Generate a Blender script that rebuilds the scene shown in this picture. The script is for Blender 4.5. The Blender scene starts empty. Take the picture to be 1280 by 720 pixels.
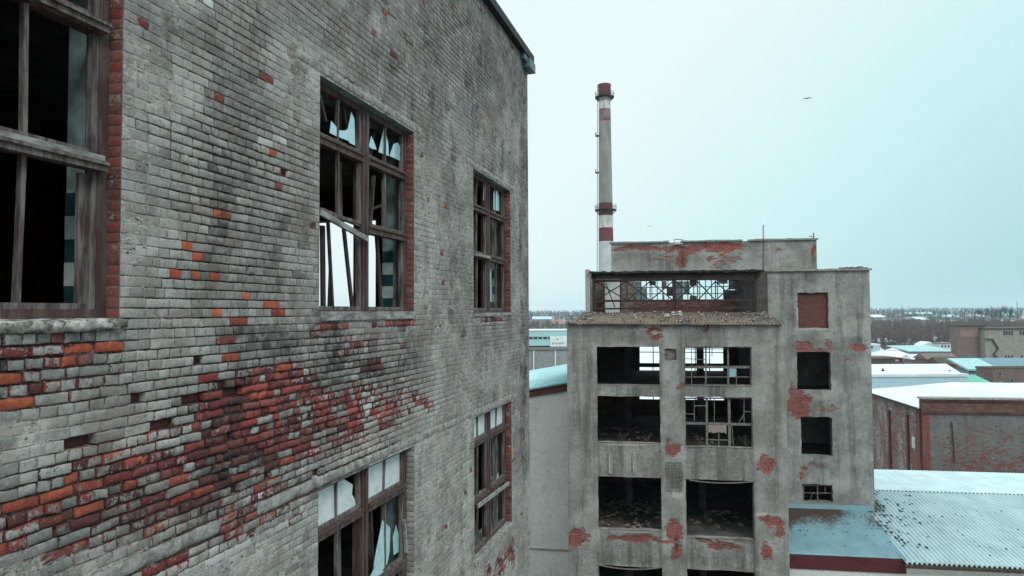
import bpy, math, random
import numpy as np
from mathutils import Vector, Matrix
random.seed(7)
R = math.radians
HC = 20.0                                   # camera height above the ground
S = bpy.context.scene
COL = S.collection

# ------------------------------------------------------------------ camera
FPX = 853.0
PITCH, ROLL = R(1.98), R(-0.3)
RC = Matrix.Rotation(R(90) + PITCH, 3, 'X') @ Matrix.Rotation(ROLL, 3, 'Z')
cam_d = bpy.data.cameras.new('camera'); cam = bpy.data.objects.new('camera', cam_d); COL.objects.link(cam)
cam.location = (0, 0, HC); cam.rotation_euler = RC.to_euler()
cam_d.sensor_width = 36; cam_d.lens = 36 * FPX / 1280; cam_d.clip_start = .05; cam_d.clip_end = 20000
S.camera = cam
RCn = np.array(RC)

def ray(px, py):
    v = np.array([(px - 640) / FPX, -(py - 360) / FPX, -1.0]); return RCn @ v
def at(px, py, Y):                          # world point seen at a pixel, Y metres ahead
    d = ray(px, py); return Vector((d[0] / d[1] * Y, Y, HC + d[2] / d[1] * Y))

# ------------------------------------------------------------------ noise
def _h(ix, iy, iz, seed):
    n = (ix * 374761393 + iy * 668265263 + iz * 1274126177 + seed * 97531) & 0xffffffff
    n = ((n ^ (n >> 13)) * 1274126177) & 0xffffffff
    n = n ^ (n >> 16)
    return (n & 0xffff) / 65535.0
def vnoise(x, y, z=0.0, seed=0):
    x = np.asarray(x, float); y = np.asarray(y, float); z = np.zeros_like(x) + z
    ix, iy, iz = np.floor(x).astype(np.int64), np.floor(y).astype(np.int64), np.floor(z).astype(np.int64)
    fx, fy, fz = x - ix, y - iy, z - iz
    fx, fy, fz = [f * f * (3 - 2 * f) for f in (fx, fy, fz)]
    r = 0
    for a in (0, 1):
        for b in (0, 1):
            for c in (0, 1):
                w = (fx if a else 1 - fx) * (fy if b else 1 - fy) * (fz if c else 1 - fz)
                r = r + w * _h(ix + a, iy + b, iz + c, seed)
    return r
def fbm(x, y, z=0.0, seed=0, o=4):
    r, amp, t = 0, .5, 0
    for k in range(o):
        r = r + amp * vnoise(np.asarray(x) * 2 ** k, np.asarray(y) * 2 ** k, np.asarray(z) * 2 ** k, seed + k); t += amp; amp *= .5
    return r / t

# ------------------------------------------------------------------ objects
def link(name, data, parent=None, loc=None, rz=None):
    o = bpy.data.objects.new(name, data); COL.objects.link(o)
    if parent is not None: o.parent = parent
    if loc is not None: o.location = loc
    if rz is not None: o.rotation_euler = (0, 0, rz)
    return o
def tag(o, label=None, cat=None, group=None, kind=None):
    if label: o['label'] = label
    if cat: o['category'] = cat
    if group: o['group'] = group
    if kind: o['kind'] = kind
    return o
def thing(name, label, cat, loc=(0, 0, 0), rz=0, group=None):
    return tag(link(name, None, None, loc, rz), label, cat, group)

def mesh_np(name, V, F, mats, parent=None, mi=None, smooth=False, attrs=None, loc=None, rz=None):
    """V (n,3), F (m,4) quads"""
    me = bpy.data.meshes.new(name)
    V = np.asarray(V, np.float32); F = np.asarray(F, np.int32)
    me.vertices.add(len(V)); me.vertices.foreach_set('co', V.ravel())
    me.loops.add(F.size); me.loops.foreach_set('vertex_index', F.ravel())
    me.polygons.add(len(F)); me.polygons.foreach_set('loop_start', np.arange(0, F.size, F.shape[1], dtype=np.int32))
    me.polygons.foreach_set('loop_total', np.full(len(F), F.shape[1], np.int32))
    for m in mats: me.materials.append(m)
    if mi is not None: me.polygons.foreach_set('material_index', np.asarray(mi, np.int32))
    if smooth: me.polygons.foreach_set('use_smooth', np.ones(len(F), bool))
    me.update(calc_edges=True)
    for k, a in (attrs or {}).items():
        a = np.asarray(a, np.float32)
        if a.ndim == 2:
            at_ = me.attributes.new(k, 'FLOAT_COLOR', 'POINT'); at_.data.foreach_set('color', a.ravel())
        else:
            at_ = me.attributes.new(k, 'FLOAT', 'POINT'); at_.data.foreach_set('value', a.ravel())
    me.validate()
    return link(name, me, parent, loc, rz)

class MB:
    def __init__(s): s.v = []; s.f = []; s.m = []
    def quadbox(s, c, m=0):                 # 8 corners: bottom 4 ccw, top 4 ccw
        b = len(s.v); s.v += [tuple(p) for p in c]
        for f in ((3, 2, 1, 0), (4, 5, 6, 7), (0, 1, 5, 4), (1, 2, 6, 5), (2, 3, 7, 6), (3, 0, 4, 7)):
            s.f.append(tuple(b + i for i in f)); s.m.append(m)
        return s
    def box(s, x0, x1, y0, y1, z0, z1, m=0):
        return s.quadbox([(x0, y0, z0), (x1, y0, z0), (x1, y1, z0), (x0, y1, z0), (x0, y0, z1), (x1, y0, z1), (x1, y1, z1), (x0, y1, z1)], m)
    def bar(s, p, q, w, h=None, m=0, up=(0, 1, 0), taper=1.0):
        h = h or w; p, q = Vector(p), Vector(q); d = (q - p).normalized()
        u = Vector(up); a = d.cross(u)
        if a.length < 1e-3: a = d.cross(Vector((1, 0, 0)))
        a.normalize(); b = a.cross(d).normalized()
        c = []
        for P, t in ((p, 1), (q, taper)):
            for i, j in ((-1, -1), (1, -1), (1, 1), (-1, 1)):
                c.append(P + a * (i * w / 2 * t) + b * (j * h / 2 * t))
        return s.quadbox(c, m)
    def prism(s, pts, y0, y1, m=0):         # outline in x,z extruded along y
        b = len(s.v); n = len(pts)
        s.v += [(x, y0, z) for x, z in pts] + [(x, y1, z) for x, z in pts]
        s.f.append(tuple(b + i for i in range(n))); s.m.append(m)
        s.f.append(tuple(b + n + i for i in reversed(range(n)))); s.m.append(m)
        for i in range(n):
            j = (i + 1) % n; s.f.append((b + i, b + n + i, b + n + j, b + j)); s.m.append(m)
        return s
    def poly(s, pts, m=0):
        b = len(s.v); s.v += [tuple(p) for p in pts]; s.f.append(tuple(range(b, b + len(pts)))); s.m.append(m); return s
    def lathe(s, prof, n=32, m=0, c=(0, 0)):   # profile list (r,z)
        b = len(s.v)
        for r, z in prof:
            for i in range(n):
                t = 2 * math.pi * i / n; s.v.append((c[0] + r * math.cos(t), c[1] + r * math.sin(t), z))
        for k in range(len(prof) - 1):
            for i in range(n):
                j = (i + 1) % n
                s.f.append((b + k * n + i, b + k * n + j, b + (k + 1) * n + j, b + (k + 1) * n + i)); s.m.append(m)
        return s
    def build(s, name, mats, parent=None, loc=None, rz=None, smooth=False):
        if not isinstance(mats, (list, tuple)): mats = [mats]
        me = bpy.data.meshes.new(name); me.from_pydata(s.v, [], s.f)
        for m in mats: me.materials.append(m)
        me.polygons.foreach_set('material_index', s.m)
        if smooth: me.polygons.foreach_set('use_smooth', [True] * len(s.f))
        me.update(); return link(name, me, parent, loc, rz)

# ------------------------------------------------------------------ materials
class NT:
    def __init__(s, name):
        s.mat = bpy.data.materials.new(name); s.mat.use_nodes = True; s.t = s.mat.node_tree
        s.b = s.t.nodes['Principled BSDF']; s.b.inputs['Roughness'].default_value = .85
        s.b.inputs['Specular IOR Level'].default_value = .25
        s.co = s.t.nodes.new('ShaderNodeTexCoord').outputs['Object']
    def set(s, sock, v):
        if hasattr(v, 'is_linked') or hasattr(v, 'links'): s.t.links.new(v, sock)
        else: sock.default_value = v if not (isinstance(v, tuple) and len(v) == 3 and len(sock.default_value) == 4) else (*v, 1)
    def node(s, ty, **kw):
        n = s.t.nodes.new('ShaderNode' + ty)
        for k, v in kw.items(): setattr(n, k, v)
        return n
    def m(s, op, a, b=0.0, c=None, clamp=False):
        n = s.node('Math', operation=op, use_clamp=clamp); s.set(n.inputs[0], a); s.set(n.inputs[1], b)
        if c is not None: s.set(n.inputs[2], c)
        return n.outputs[0]
    def mix(s, f, a, b, bt='MIX'):
        n = s.node('Mix', data_type='RGBA', blend_type=bt); s.set(n.inputs[0], f); s.set(n.inputs[6], a); s.set(n.inputs[7], b); return n.outputs[2]
    def noise(s, scale, detail=4, rough=.6, vec=None, sc=None, w=0):
        v = vec or s.co
        if sc or w:
            mp = s.node('Mapping'); s.set(mp.inputs[0], v); mp.inputs['Scale'].default_value = sc or (1, 1, 1)
            mp.inputs['Location'].default_value = (w, w * .7, w * 1.3); v = mp.outputs[0]
        n = s.node('TexNoise'); s.set(n.inputs['Vector'], v); n.inputs['Scale'].default_value = scale
        n.inputs['Detail'].default_value = detail; n.inputs['Roughness'].default_value = rough
        return n.outputs['Fac']
    def ss(s, v, a, b, lo=0.0, hi=1.0):     # smoothstep
        n = s.node('MapRange', interpolation_type='SMOOTHSTEP'); s.set(n.inputs[0], v); s.set(n.inputs[1], a); s.set(n.inputs[2], b)
        s.set(n.inputs[3], lo); s.set(n.inputs[4], hi); return n.outputs[0]
    def attr(s, name): n = s.node('Attribute', attribute_name=name); return n
    def rgb(s, c): n = s.node('SeparateColor'); s.set(n.inputs[0], c); return n.outputs
    def bump(s, h, strength=.5, dist=.01):
        n = s.node('Bump'); n.inputs['Strength'].default_value = strength; n.inputs['Distance'].default_value = dist
        s.set(n.inputs['Height'], h); s.t.links.new(n.outputs[0], s.b.inputs['Normal'])
    def out(s, col=None, rough=None):
        if col is not None: s.set(s.b.inputs['Base Color'], col)
        if rough is not None: s.set(s.b.inputs['Roughness'], rough)
        return s.mat

def simple(name, col, col2=None, scale=3, rough=.85, bump=.0, metal=0, sc=None, lo=.35, hi=.65, dist=.01):
    n = NT(name)
    col2 = col2 or tuple(c * .7 for c in col)
    f = n.ss(n.noise(scale, 6, .65, sc=sc), lo, hi)
    if bump: n.bump(n.noise(scale * 4, 5, .7), bump, dist)
    n.b.inputs['Metallic'].default_value = metal
    return n.out(n.mix(f, col, col2), rough)

def brick_pal(n, r):                        # brick body colours from a random 0..1
    c = n.node('ValToRGB'); n.set(c.inputs[0], r); e = c.color_ramp; e.interpolation = 'LINEAR'
    pts = [(0, (.05, .022, .022)), (.22, (.12, .028, .028)), (.42, (.26, .042, .036)), (.58, (.21, .085, .075)), (.75, (.30, .055, .036)), (.9, (.36, .085, .042)), (1, (.52, .135, .055))]
    e.elements[0].position = 0; e.elements[0].color = (*pts[0][1], 1); e.elements[1].position = 1; e.elements[1].color = (*pts[-1][1], 1)
    for p, c_ in pts[1:-1]: k = e.elements.new(p); k.color = (*c_, 1)
    return c.outputs[0]

GREY_A, GREY_B = (.345, .345, .325), (.19, .19, .177)

def mat_painted_brick():
    n = NT('painted_brick')
    A = n.attr('wear').outputs['Color']; ch = n.rgb(A); ex, rnd, soot = ch[0], ch[1], ch[2]
    B = n.rgb(n.attr('wear2').outputs['Color']); flag, rnd2, light = B[0], B[1], B[2]
    edge = n.attr('edge').outputs['Fac']
    nf = n.noise(55, 5, .7); nm = n.noise(14, 5, .65); nl = n.noise(1.4, 5, .6)
    # paint loss: noise patches that widen with 'ex', starting from worn edges
    t = n.m('ADD', n.m('MULTIPLY', nf, .75), n.m('MULTIPLY', nm, 1.35))
    t = n.m('ADD', t, n.m('MULTIPLY', ex, .95))
    t = n.m('ADD', t, n.m('MULTIPLY', n.m('SUBTRACT', 1.0, edge), n.m('ADD', .03, n.m('MULTIPLY', ex, .62))))
    t = n.m('ADD', t, flag)
    bare = n.ss(t, 1.46, 1.53)
    red = brick_pal(n, n.m('ADD', n.m('MULTIPLY', rnd2, .85), n.m('MULTIPLY', n.m('SUBTRACT', nm, .4), .6)))
    red = n.mix(n.ss(nf, .45, .7), red, n.mix(.5, red, (.06, .03, .025)))
    # thin limewash veil left on the bare bricks
    veil = n.m('MULTIPLY', n.ss(n.noise(30, 4, .7, w=3), .55, .72), n.m('SUBTRACT', .75, flag), clamp=True)
    red = n.mix(veil, red, (.30, .21, .20))
    paint = n.mix(n.ss(nl, .35, .65), GREY_A, GREY_B)
    paint = n.mix(n.m('MULTIPLY', n.ss(rnd, .55, 1.0), .42), paint, (.12, .122, .115))
    paint = n.mix(n.m('MULTIPLY', n.ss(rnd, .3, 0), .25), paint, (.48, .49, .47))
    paint = n.mix(n.m('MULTIPLY', n.ss(n.noise(90, 4, .75), .48, .66), .55), paint, (.46, .48, .47))
    paint = n.mix(n.m('MULTIPLY', n.ss(n.noise(26, 5, .75, w=6), .52, .66), .6), paint, (.075, .08, .078))
    paint = n.mix(n.m('MULTIPLY', n.ss(n.m('ADD', n.noise(35, 4, .7, w=9), n.m('MULTIPLY', n.noise(1.1, 3, .6, w=2), .25)), .68, .80), .6), paint, (.34, .25, .22))
    n3 = n.noise(3.2, 6, .72, w=11)
    paint = n.mix(n.m('MULTIPLY', n.ss(n3, .53, .64), .35), paint, (.13, .13, .122))
    paint = n.mix(n.m('MULTIPLY', n.ss(n3, .46, .36), .3), paint, (.50, .50, .47))
    paint = n.mix(n.m('MULTIPLY', n.ss(n.noise(60, 5, .8, w=21), .60, .66), .75), paint, (.03, .03, .03))
    paint = n.mix(n.m('MULTIPLY', n.ss(n.noise(2.0, 6, .75, w=31), .48, .64), .6), paint, (.165, .13, .112))
    paint = n.mix(light, paint, (.62, .66, .65))
    col = n.mix(bare, paint, red)
    sm = n.m('MULTIPLY', n.m('MULTIPLY', soot, 1.25), n.ss(n.noise(9, 5, .75, w=5), .32, .58, .25, 1), clamp=True)
    col = n.mix(n.m('MULTIPLY', sm, .86), col, (.020, .020, .020))
    n.bump(n.m('SUBTRACT', n.m('ADD', n.m('MULTIPLY', nf, .5), n.m('MULTIPLY', n.noise(160, 3, .7), .35)), n.m('MULTIPLY', bare, .28)), .75, .008)
    return n.out(col, .82)

def mat_mortar():
    n = NT('mortar_joint')
    ch = n.rgb(n.attr('wear').outputs['Color']); ex, jn, soot = ch[0], ch[1], ch[2]
    nf = n.noise(50, 5, .7); nm = n.noise(8, 5, .65); nl = n.noise(1.4, 5, .6)
    paint = n.mix(n.ss(nl, .35, .65), GREY_A, GREY_B)
    paint = n.mix(n.m('MULTIPLY', n.ss(nf, .45, .6), .5), paint, (.34, .37, .36))
    paint = n.mix(n.m('MULTIPLY', n.ss(n.noise(34, 4, .75, w=14), .50, .60), .8), paint, (.52, .46, .42))
    paint = n.mix(n.m('MULTIPLY', n.ss(n.noise(22, 5, .8, w=17, sc=(.6, 1, 1.6)), .545, .59), .9), paint, (.02, .02, .02))
    raw = n.mix(n.ss(nf, .44, .66), (.022, .019, .018), (.17, .135, .12))
    raw = n.mix(n.m('MULTIPLY', n.ss(n.noise(25, 4, .7, w=8), .45, .6), n.m('MULTIPLY', ex, .9), clamp=True), raw, (.17, .06, .045))
    t = n.ss(n.m('ADD', n.m('MULTIPLY', nm, .9), n.m('MULTIPLY', jn, .75)), .62, .82)
    col = n.mix(t, paint, raw)
    col = n.mix(n.m('MULTIPLY', n.ss(n.noise(20, 4, .7, w=4), .56, .66), .7), col, (.32, .25, .22))
    col = n.mix(n.m('MULTIPLY', soot, .85), col, (.015, .015, .015))
    n.bump(n.m('ADD', nf, n.m('MULTIPLY', n.noise(160, 3, .7), .5)), .8, .01)
    return n.out(col, .95)

def mat_concrete(name, ca, cb, brick=True, streak=.6, grid=None):
    """plastered / cast wall: blotches, run-off streaks, exposed brick where attribute wear.r says so"""
    n = NT(name)
    nm = n.noise(.55, 6, .62); nf = n.noise(7, 6, .7); st = n.noise(1.6, 5, .65, sc=(1, 1, .07)); st2 = n.noise(6, 4, .6, sc=(1, 1, .05))
    c = n.mix(n.ss(nm, .36, .64), ca, cb)
    c = n.mix(n.m('MULTIPLY', n.ss(st, .48, .68), streak), c, tuple(x * .42 for x in cb))
    c = n.mix(n.m('MULTIPLY', n.ss(st2, .55, .75), streak * .5), c, tuple(min(1, x * 1.5) for x in ca))
    c = n.mix(n.m('MULTIPLY', n.ss(nf, .50, .64), .38), c, tuple(x * .5 for x in cb))
    c = n.mix(n.m('MULTIPLY', n.ss(n.noise(1.1, 7, .75, w=13), .54, .64), .32 if streak > .2 else .06), c, tuple(x * .38 for x in cb))
    c = n.mix(n.m('MULTIPLY', n.ss(n.noise(2.2, 6, .7, w=7), .56, .66), .35), c, tuple(min(1, x * 1.35) for x in ca))
    hgt = n.m('MULTIPLY', n.noise(22, 5, .7), .6)
    if brick:
        ch = n.rgb(n.attr('wear').outputs['Color']); ex, dk, wh = ch[0], ch[1], ch[2]
        c = n.mix(n.m('MULTIPLY', n.m('MULTIPLY', dk, n.ss(n.m('ADD', n.m('MULTIPLY', nf, .5), n.m('MULTIPLY', st, .6)), .35, .7)), .9, clamp=True), c, (.030, .030, .028))
        c = n.mix(n.m('MULTIPLY', wh, n.ss(nf, .3, .55), clamp=True), c, (.48, .46, .44))
        mp = n.node('Mapping'); n.set(mp.inputs[0], n.co); mp.inputs['Rotation'].default_value = (R(-90), 0, 0)
        bt = n.node('TexBrick'); n.set(bt.inputs['Vector'], mp.outputs[0]); bt.inputs['Scale'].default_value = 1
        bt.inputs['Brick Width'].default_value = .26; bt.inputs['Row Height'].default_value = .085; bt.inputs['Mortar Size'].default_value = .009
        bt.inputs['Bias'].default_value = 0; bt.inputs['Color1'].default_value = (0, 0, 0, 1); bt.inputs['Color2'].default_value = (1, 1, 1, 1); bt.inputs['Mortar'].default_value = (.5, .5, .5, 1)
        rr = n.m('ADD', n.m('MULTIPLY', n.rgb(bt.outputs['Color'])[0], .55), n.m('MULTIPLY', n.noise(3, 4, .7), .6))
        red = n.mix(bt.outputs['Fac'], brick_pal(n, rr), (.26, .20, .18))
        red = n.mix(n.m('MULTIPLY', n.ss(n.noise(9, 5, .75, w=2, sc=(.6, 1, 2)), .54, .64), .6), red, (.36, .28, .26))
        red = n.mix(n.m('MULTIPLY', n.ss(n.noise(4, 5, .75, w=12), .52, .64), .55), red, (.05, .025, .022))
        red = n.mix(n.m('MULTIPLY', dk, .8), red, (.06, .035, .03))
        rg = n.m('ADD', n.m('MULTIPLY', n.m('SUBTRACT', n.noise(2.2, 6, .8, w=1, sc=(1, 1, 2.2)), .5), 1.7), n.m('MULTIPLY', n.m('SUBTRACT', n.noise(9, 4, .7, w=8, sc=(.6, 1, 2.5)), .5), .9))
        ee = n.m('ADD', ex, n.m('MULTIPLY', rg, n.ss(ex, 0, .25)))
        ee = n.m('ADD', ee, n.m('MULTIPLY', n.m('MULTIPLY', n.m('SUBTRACT', n.rgb(bt.outputs['Color'])[0], .5), .42), n.ss(ex, 0, .25)))
        e = n.ss(ee, .44, .47)
        rim = n.ss(ee, .33, .43)
        c = n.mix(n.m('MULTIPLY', rim, .4), c, (.40, .36, .34))
        c = n.mix(e, c, red)
        hgt = n.m('SUBTRACT', n.m('SUBTRACT', hgt, n.m('MULTIPLY', e, 1.0)), n.m('MULTIPLY', n.m('MULTIPLY', bt.outputs['Fac'], e), .7))
    n.bump(hgt, .8, .05)
    return n.out(c, .92)

M = {}
M['brick'] = mat_painted_brick(); M['mortar'] = mat_mortar()
M['conc'] = mat_concrete('weathered_plaster', (.325, .332, .315), (.19, .195, .184))
M['conc_plain'] = mat_concrete('old_concrete', (.34, .335, .305), (.20, .198, .18), brick=False)
M['pale'] = mat_concrete('pale_render', (.62, .64, .62), (.55, .57, .55), brick=False, streak=.06)
M['lintel'] = simple('lintel_concrete', (.34, .34, .32), (.15, .15, .14), 9, .95, 1.0, dist=.02)
M['sill'] = simple('sill_concrete', (.52, .53, .50), (.13, .13, .11), 12, .95, 1.0, dist=.02, lo=.42, hi=.6)
M['wood'] = simple('peeling_wood', (.17, .155, .15), (.065, .045, .042), 18, .8, 1.0, sc=(1, 1, .15), lo=.38, hi=.62)
M['wood_red'] = simple('maroon_wood', (.062, .034, .032), (.105, .088, .082), 14, .75, 1.0, sc=(1, 1, .15), lo=.4, hi=.65)
M['dark_wood'] = simple('dark_wood', (.05, .036, .034), (.025, .02, .02), 12, .8, .5)
M['wood_grey'] = simple('bleached_wood', (.30, .31, .30), (.12, .115, .11), 16, .85, .8, sc=(.3, 1, 1))
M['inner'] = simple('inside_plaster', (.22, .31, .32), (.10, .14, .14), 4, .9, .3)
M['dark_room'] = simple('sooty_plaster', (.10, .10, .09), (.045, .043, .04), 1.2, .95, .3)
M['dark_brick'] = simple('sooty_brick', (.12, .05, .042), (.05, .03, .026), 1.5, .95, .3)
M['teal_tile'] = simple('teal_paint', (.015, .06, .07), (.01, .04, .045), 5, .6)
M['white_tile'] = simple('white_paint', (.45, .52, .52), (.3, .36, .36), 5, .6)
M['black'] = simple('tarred_metal', (.014, .018, .020), (.025, .028, .028), 6, .7, .3)
M['steel'] = simple('rusty_steel', (.085, .062, .052), (.035, .028, .026), 12, .8, .4)
M['steel_grey'] = simple('grey_window_steel', (.20, .195, .185), (.09, .08, .072), 10, .8, .4)
M['metal_teal'] = simple('zinc_box', (.10, .16, .18), (.05, .08, .09), 5, .5)
M['maroon'] = simple('maroon_fascia', (.095, .022, .03), (.06, .016, .02), 2, .6)
M['snow'] = simple('snow', (.58, .63, .65), (.47, .53, .55), .35, .7, .2, dist=.05)
M['rubble'] = simple('rubble', (.20, .17, .15), (.07, .055, .05), 5, .95, .6)
M['twig'] = simple('twig_bark', (.10, .085, .075), (.05, .042, .04), 8, .95)
M['birch'] = simple('pale_bark', (.34, .32, .30), (.14, .12, .11), 8, .95)

def mat_glass(name, col, trans, rough):
    n = NT(name); n.b.inputs['Transmission Weight'].default_value = trans; n.b.inputs['Specular IOR Level'].default_value = .5
    f = n.ss(n.noise(9, 5, .7), .4, .7)
    return n.out(n.mix(f, col, tuple(c * .75 for c in col)), rough)
M['shard'] = mat_glass('dusty_sky_glass', (.30, .54, .58), .25, .18)  # cyan base colour stands in for sky mirrored in the dusty shards
M['frost'] = mat_glass('whitewashed_glass', (.56, .63, .63), .0, .45)
M['pane'] = mat_glass('grimy_glass', (.20, .27, .29), .25, .2)
M['plastic'] = mat_glass('plastic_sheet', (.30, .25, .24), .2, .6)

def mat_roof(name, ca, cb, dirt, dirt_lo=.5, dirt_hi=.6, sc=1.0):
    n = NT(name); n.b.inputs['Metallic'].default_value = .0
    c = n.mix(n.ss(n.noise(.7 * sc, 5, .6), .35, .65), ca, cb)
    ch = n.rgb(n.attr('wear').outputs['Color'])
    t = n.m('ADD', n.noise(9 * sc, 5, .75), n.m('MULTIPLY', ch[0], .5))
    c = n.mix(n.m('MULTIPLY', ch[1], n.ss(n.noise(1.5, 4, .6, w=3), .2, .6, .22, .5)), c, tuple(x * .38 for x in cb))  # valley shade painted into the sheet colour, from the green channel
    c = n.mix(n.ss(t, dirt_lo + .16, dirt_hi + .18), c, dirt)
    c = n.mix(n.m('MULTIPLY', n.ss(n.noise(3, 4, .6, sc=(1, .12, 1)), .5, .7), .25), c, tuple(x * .6 for x in cb))
    return n.out(c, .5)
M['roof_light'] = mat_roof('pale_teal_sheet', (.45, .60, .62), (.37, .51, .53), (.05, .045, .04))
M['roof_blue'] = mat_roof('blue_teal_sheet', (.22, .38, .43), (.18, .31, .36), (.085, .055, .045))
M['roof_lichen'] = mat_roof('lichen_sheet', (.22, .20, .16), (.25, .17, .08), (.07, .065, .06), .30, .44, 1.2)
M['roof_snowteal'] = mat_roof('frosted_teal_roof', (.38, .68, .72), (.33, .60, .64), (.3, .4, .4), .6, .8)

# ------------------------------------------------------------------ grid panels with holes
def lines(a, b, step, extra=()):
    n = max(1, int(round((b - a) / step))); L = list(np.linspace(a, b, n + 1)); used = set()
    for e in extra:
        if a + 1e-4 < e < b - 1e-4:
            k = int(np.argmin([abs(x - e) for x in L]))
            if 0 < k < len(L) - 1 and k not in used: L[k] = e; used.add(k)
            else: L.append(e); L.sort(); used = {u + 1 if L.index(e) <= u else u for u in used} | {L.index(e)}
    L = sorted(set(round(float(x), 5) for x in L)); return np.array(L)
def thick_wall(name, x0, x1, z0, z1, y0, y1, holes, step, mats, parent, wear=None, disp=None, rough=0.0, backstep=None, smooth=False):
    """wall in the local x-z plane between depths y0 (front) and y1; holes = (x0,x1,z0,z1). mats: front, reveal, back"""
    ex = [h[0] for h in holes] + [h[1] for h in holes]; ez = [h[2] for h in holes] + [h[3] for h in holes]
    V, F, MI, W = [], [], [], []; nv = 0
    def inside(x, z): return any(h[0] < x < h[1] and h[2] < z < h[3] for h in holes)
    for side, (y, st, mi) in enumerate(((y0, step, 0), (y1, backstep or 1.5, 2))):
        xs, zs = lines(x0, x1, st, ex), lines(z0, z1, st, ez)
        X, Z = np.meshgrid(xs, zs, indexing='ij'); Y = np.full_like(X, y)
        P = np.stack([X, Y, Z], -1).reshape(-1, 3)
        if side == 0:
            w = wear(P[:, 0], P[:, 2]) if wear else np.zeros((len(P), 4))
            if disp is not None: P[:, 1] += disp(P[:, 0], P[:, 2], w)
        else: w = np.zeros((len(P), 4))
        nz = len(zs); f = []
        cx, cz = (xs[1:] + xs[:-1]) / 2, (zs[1:] + zs[:-1]) / 2
        for i in range(len(xs) - 1):
            for j in range(nz - 1):
                if inside(cx[i], cz[j]): continue
                a = i * nz + j; q = [a, a + nz, a + nz + 1, a + 1]
                f.append([nv + k for k in (q if side == 0 else q[::-1])]); MI.append(mi)
        V.append(P); F += f; W.append(w); nv += len(P)
    q = []
    for h in list(holes) + [None]:
        if h: a, b, c, d = h; inv = False
        else: a, b, c, d = x0, x1, z0, z1; inv = True
        cs = [(a, c), (b, c), (b, d), (a, d)]
        for k in range(4):
            p, r = cs[k], cs[(k + 1) % 4]; n = max(1, int(math.hypot(r[0] - p[0], r[1] - p[1]) / .5))
            for i in range(n):
                s, t = i / n, (i + 1) / n
                pa = (p[0] + (r[0] - p[0]) * s, p[1] + (r[1] - p[1]) * s); pb = (p[0] + (r[0] - p[0]) * t, p[1] + (r[1] - p[1]) * t)
                L = [(pa[0], y0, pa[1]), (pa[0], y1, pa[1]), (pb[0], y1, pb[1]), (pb[0], y0, pb[1])]
                if inv: L = L[::-1]
                V.append(np.array(L)); W.append(np.zeros((4, 4))); F.append([nv, nv + 1, nv + 2, nv + 3]); nv += 4; MI.append(1)
    V = np.concatenate(V); W = np.concatenate(W)
    if rough:                                # knock the edges out of true
        m = np.zeros(len(V))
        for h in holes:
            dx = np.maximum(np.maximum(h[0] - V[:, 0], V[:, 0] - h[1]), 0); dz = np.maximum(np.maximum(h[2] - V[:, 2], V[:, 2] - h[3]), 0)
            m = np.maximum(m, np.exp(-(np.hypot(dx, dz) / .12) ** 2))
        V[:, 0] += m * rough * (fbm(V[:, 0] * 5, V[:, 2] * 6, 1, 5, 3) - .5) * 2
        V[:, 2] += m * rough * 1.3 * (fbm(V[:, 0] * 5, V[:, 2] * 5, 5, 9, 4) - .5) * 2
    return mesh_np(name, V, F, mats, parent, MI, smooth, {'wear': W})

def corr(name, P00, P10, P11, P01, n, amp, mats, parent, wear=None, rows=6, sub=6, th=.02, jag=0):
    """corrugated sheet roof: u runs P00->P10 (eave), v runs up the slope"""
    P00, P10, P11, P01 = [np.array(p, float) for p in (P00, P10, P11, P01)]
    U = np.linspace(0, 1, n * sub + 1); Vv = np.linspace(0, 1, rows + 1)
    u, v = np.meshgrid(U, Vv, indexing='ij')
    P = (P00 * ((1 - u) * (1 - v))[..., None] + P10 * (u * (1 - v))[..., None] + P11 * (u * v)[..., None] + P01 * ((1 - u) * v)[..., None])
    P[..., 2] += amp * np.cos(u * n * 2 * math.pi) + .012 * (fbm(u * 40, v * 8, 0, 3, 3) - .5)
    if jag: P[:, 0, :] += ((P01 - P00) / np.linalg.norm(P01 - P00))[None] * (jag * (fbm(U * 30, U * 0, 0, 11, 3) - .3))[:, None]
    W = np.zeros((u.size, 4))
    if wear: W[:, 0] = wear(u.ravel(), v.ravel())
    W[:, 1] = np.clip(-np.cos(u * n * 2 * math.pi) * 1.6 - .6, 0, 1).ravel() * (amp > .03)  # green: painted shade along the valleys of the deeper corrugations
    top = P.reshape(-1, 3); bot = top.copy(); bot[:, 2] -= th
    nz = rows + 1; F = []
    I, J = np.meshgrid(np.arange(n * sub), np.arange(rows), indexing='ij'); a = (I * nz + J).ravel()
    F = np.stack([a, a + nz, a + nz + 1, a + 1], -1); G = F[:, ::-1] + len(top)
    i = np.arange(n * sub) * nz; E = np.stack([i + len(top), i + nz + len(top), i + nz, i], -1)
    return mesh_np(name, np.concatenate([top, bot]), np.concatenate([F, G, E]), mats, parent, None, False, {'wear': np.concatenate([W, W])})

def blob(px, py, L):
    """max of soft ellipses (cx,cy,rx,ry,angle_deg,strength) in map coordinates"""
    r = np.zeros_like(px)
    for cx, cy, rx, ry, an, s in L:
        c, k = math.cos(R(an)), math.sin(R(an)); dx, dy = px - cx, py - cy
        u, v = (dx * c + dy * k) / rx, (-dx * k + dy * c) / ry
        r = np.maximum(r, s * np.clip(1.35 - np.hypot(u, v), 0, 1) / .7 if False else s * np.clip((1.4 - np.hypot(u, v)) / .8, 0, 1))
    return r

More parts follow.
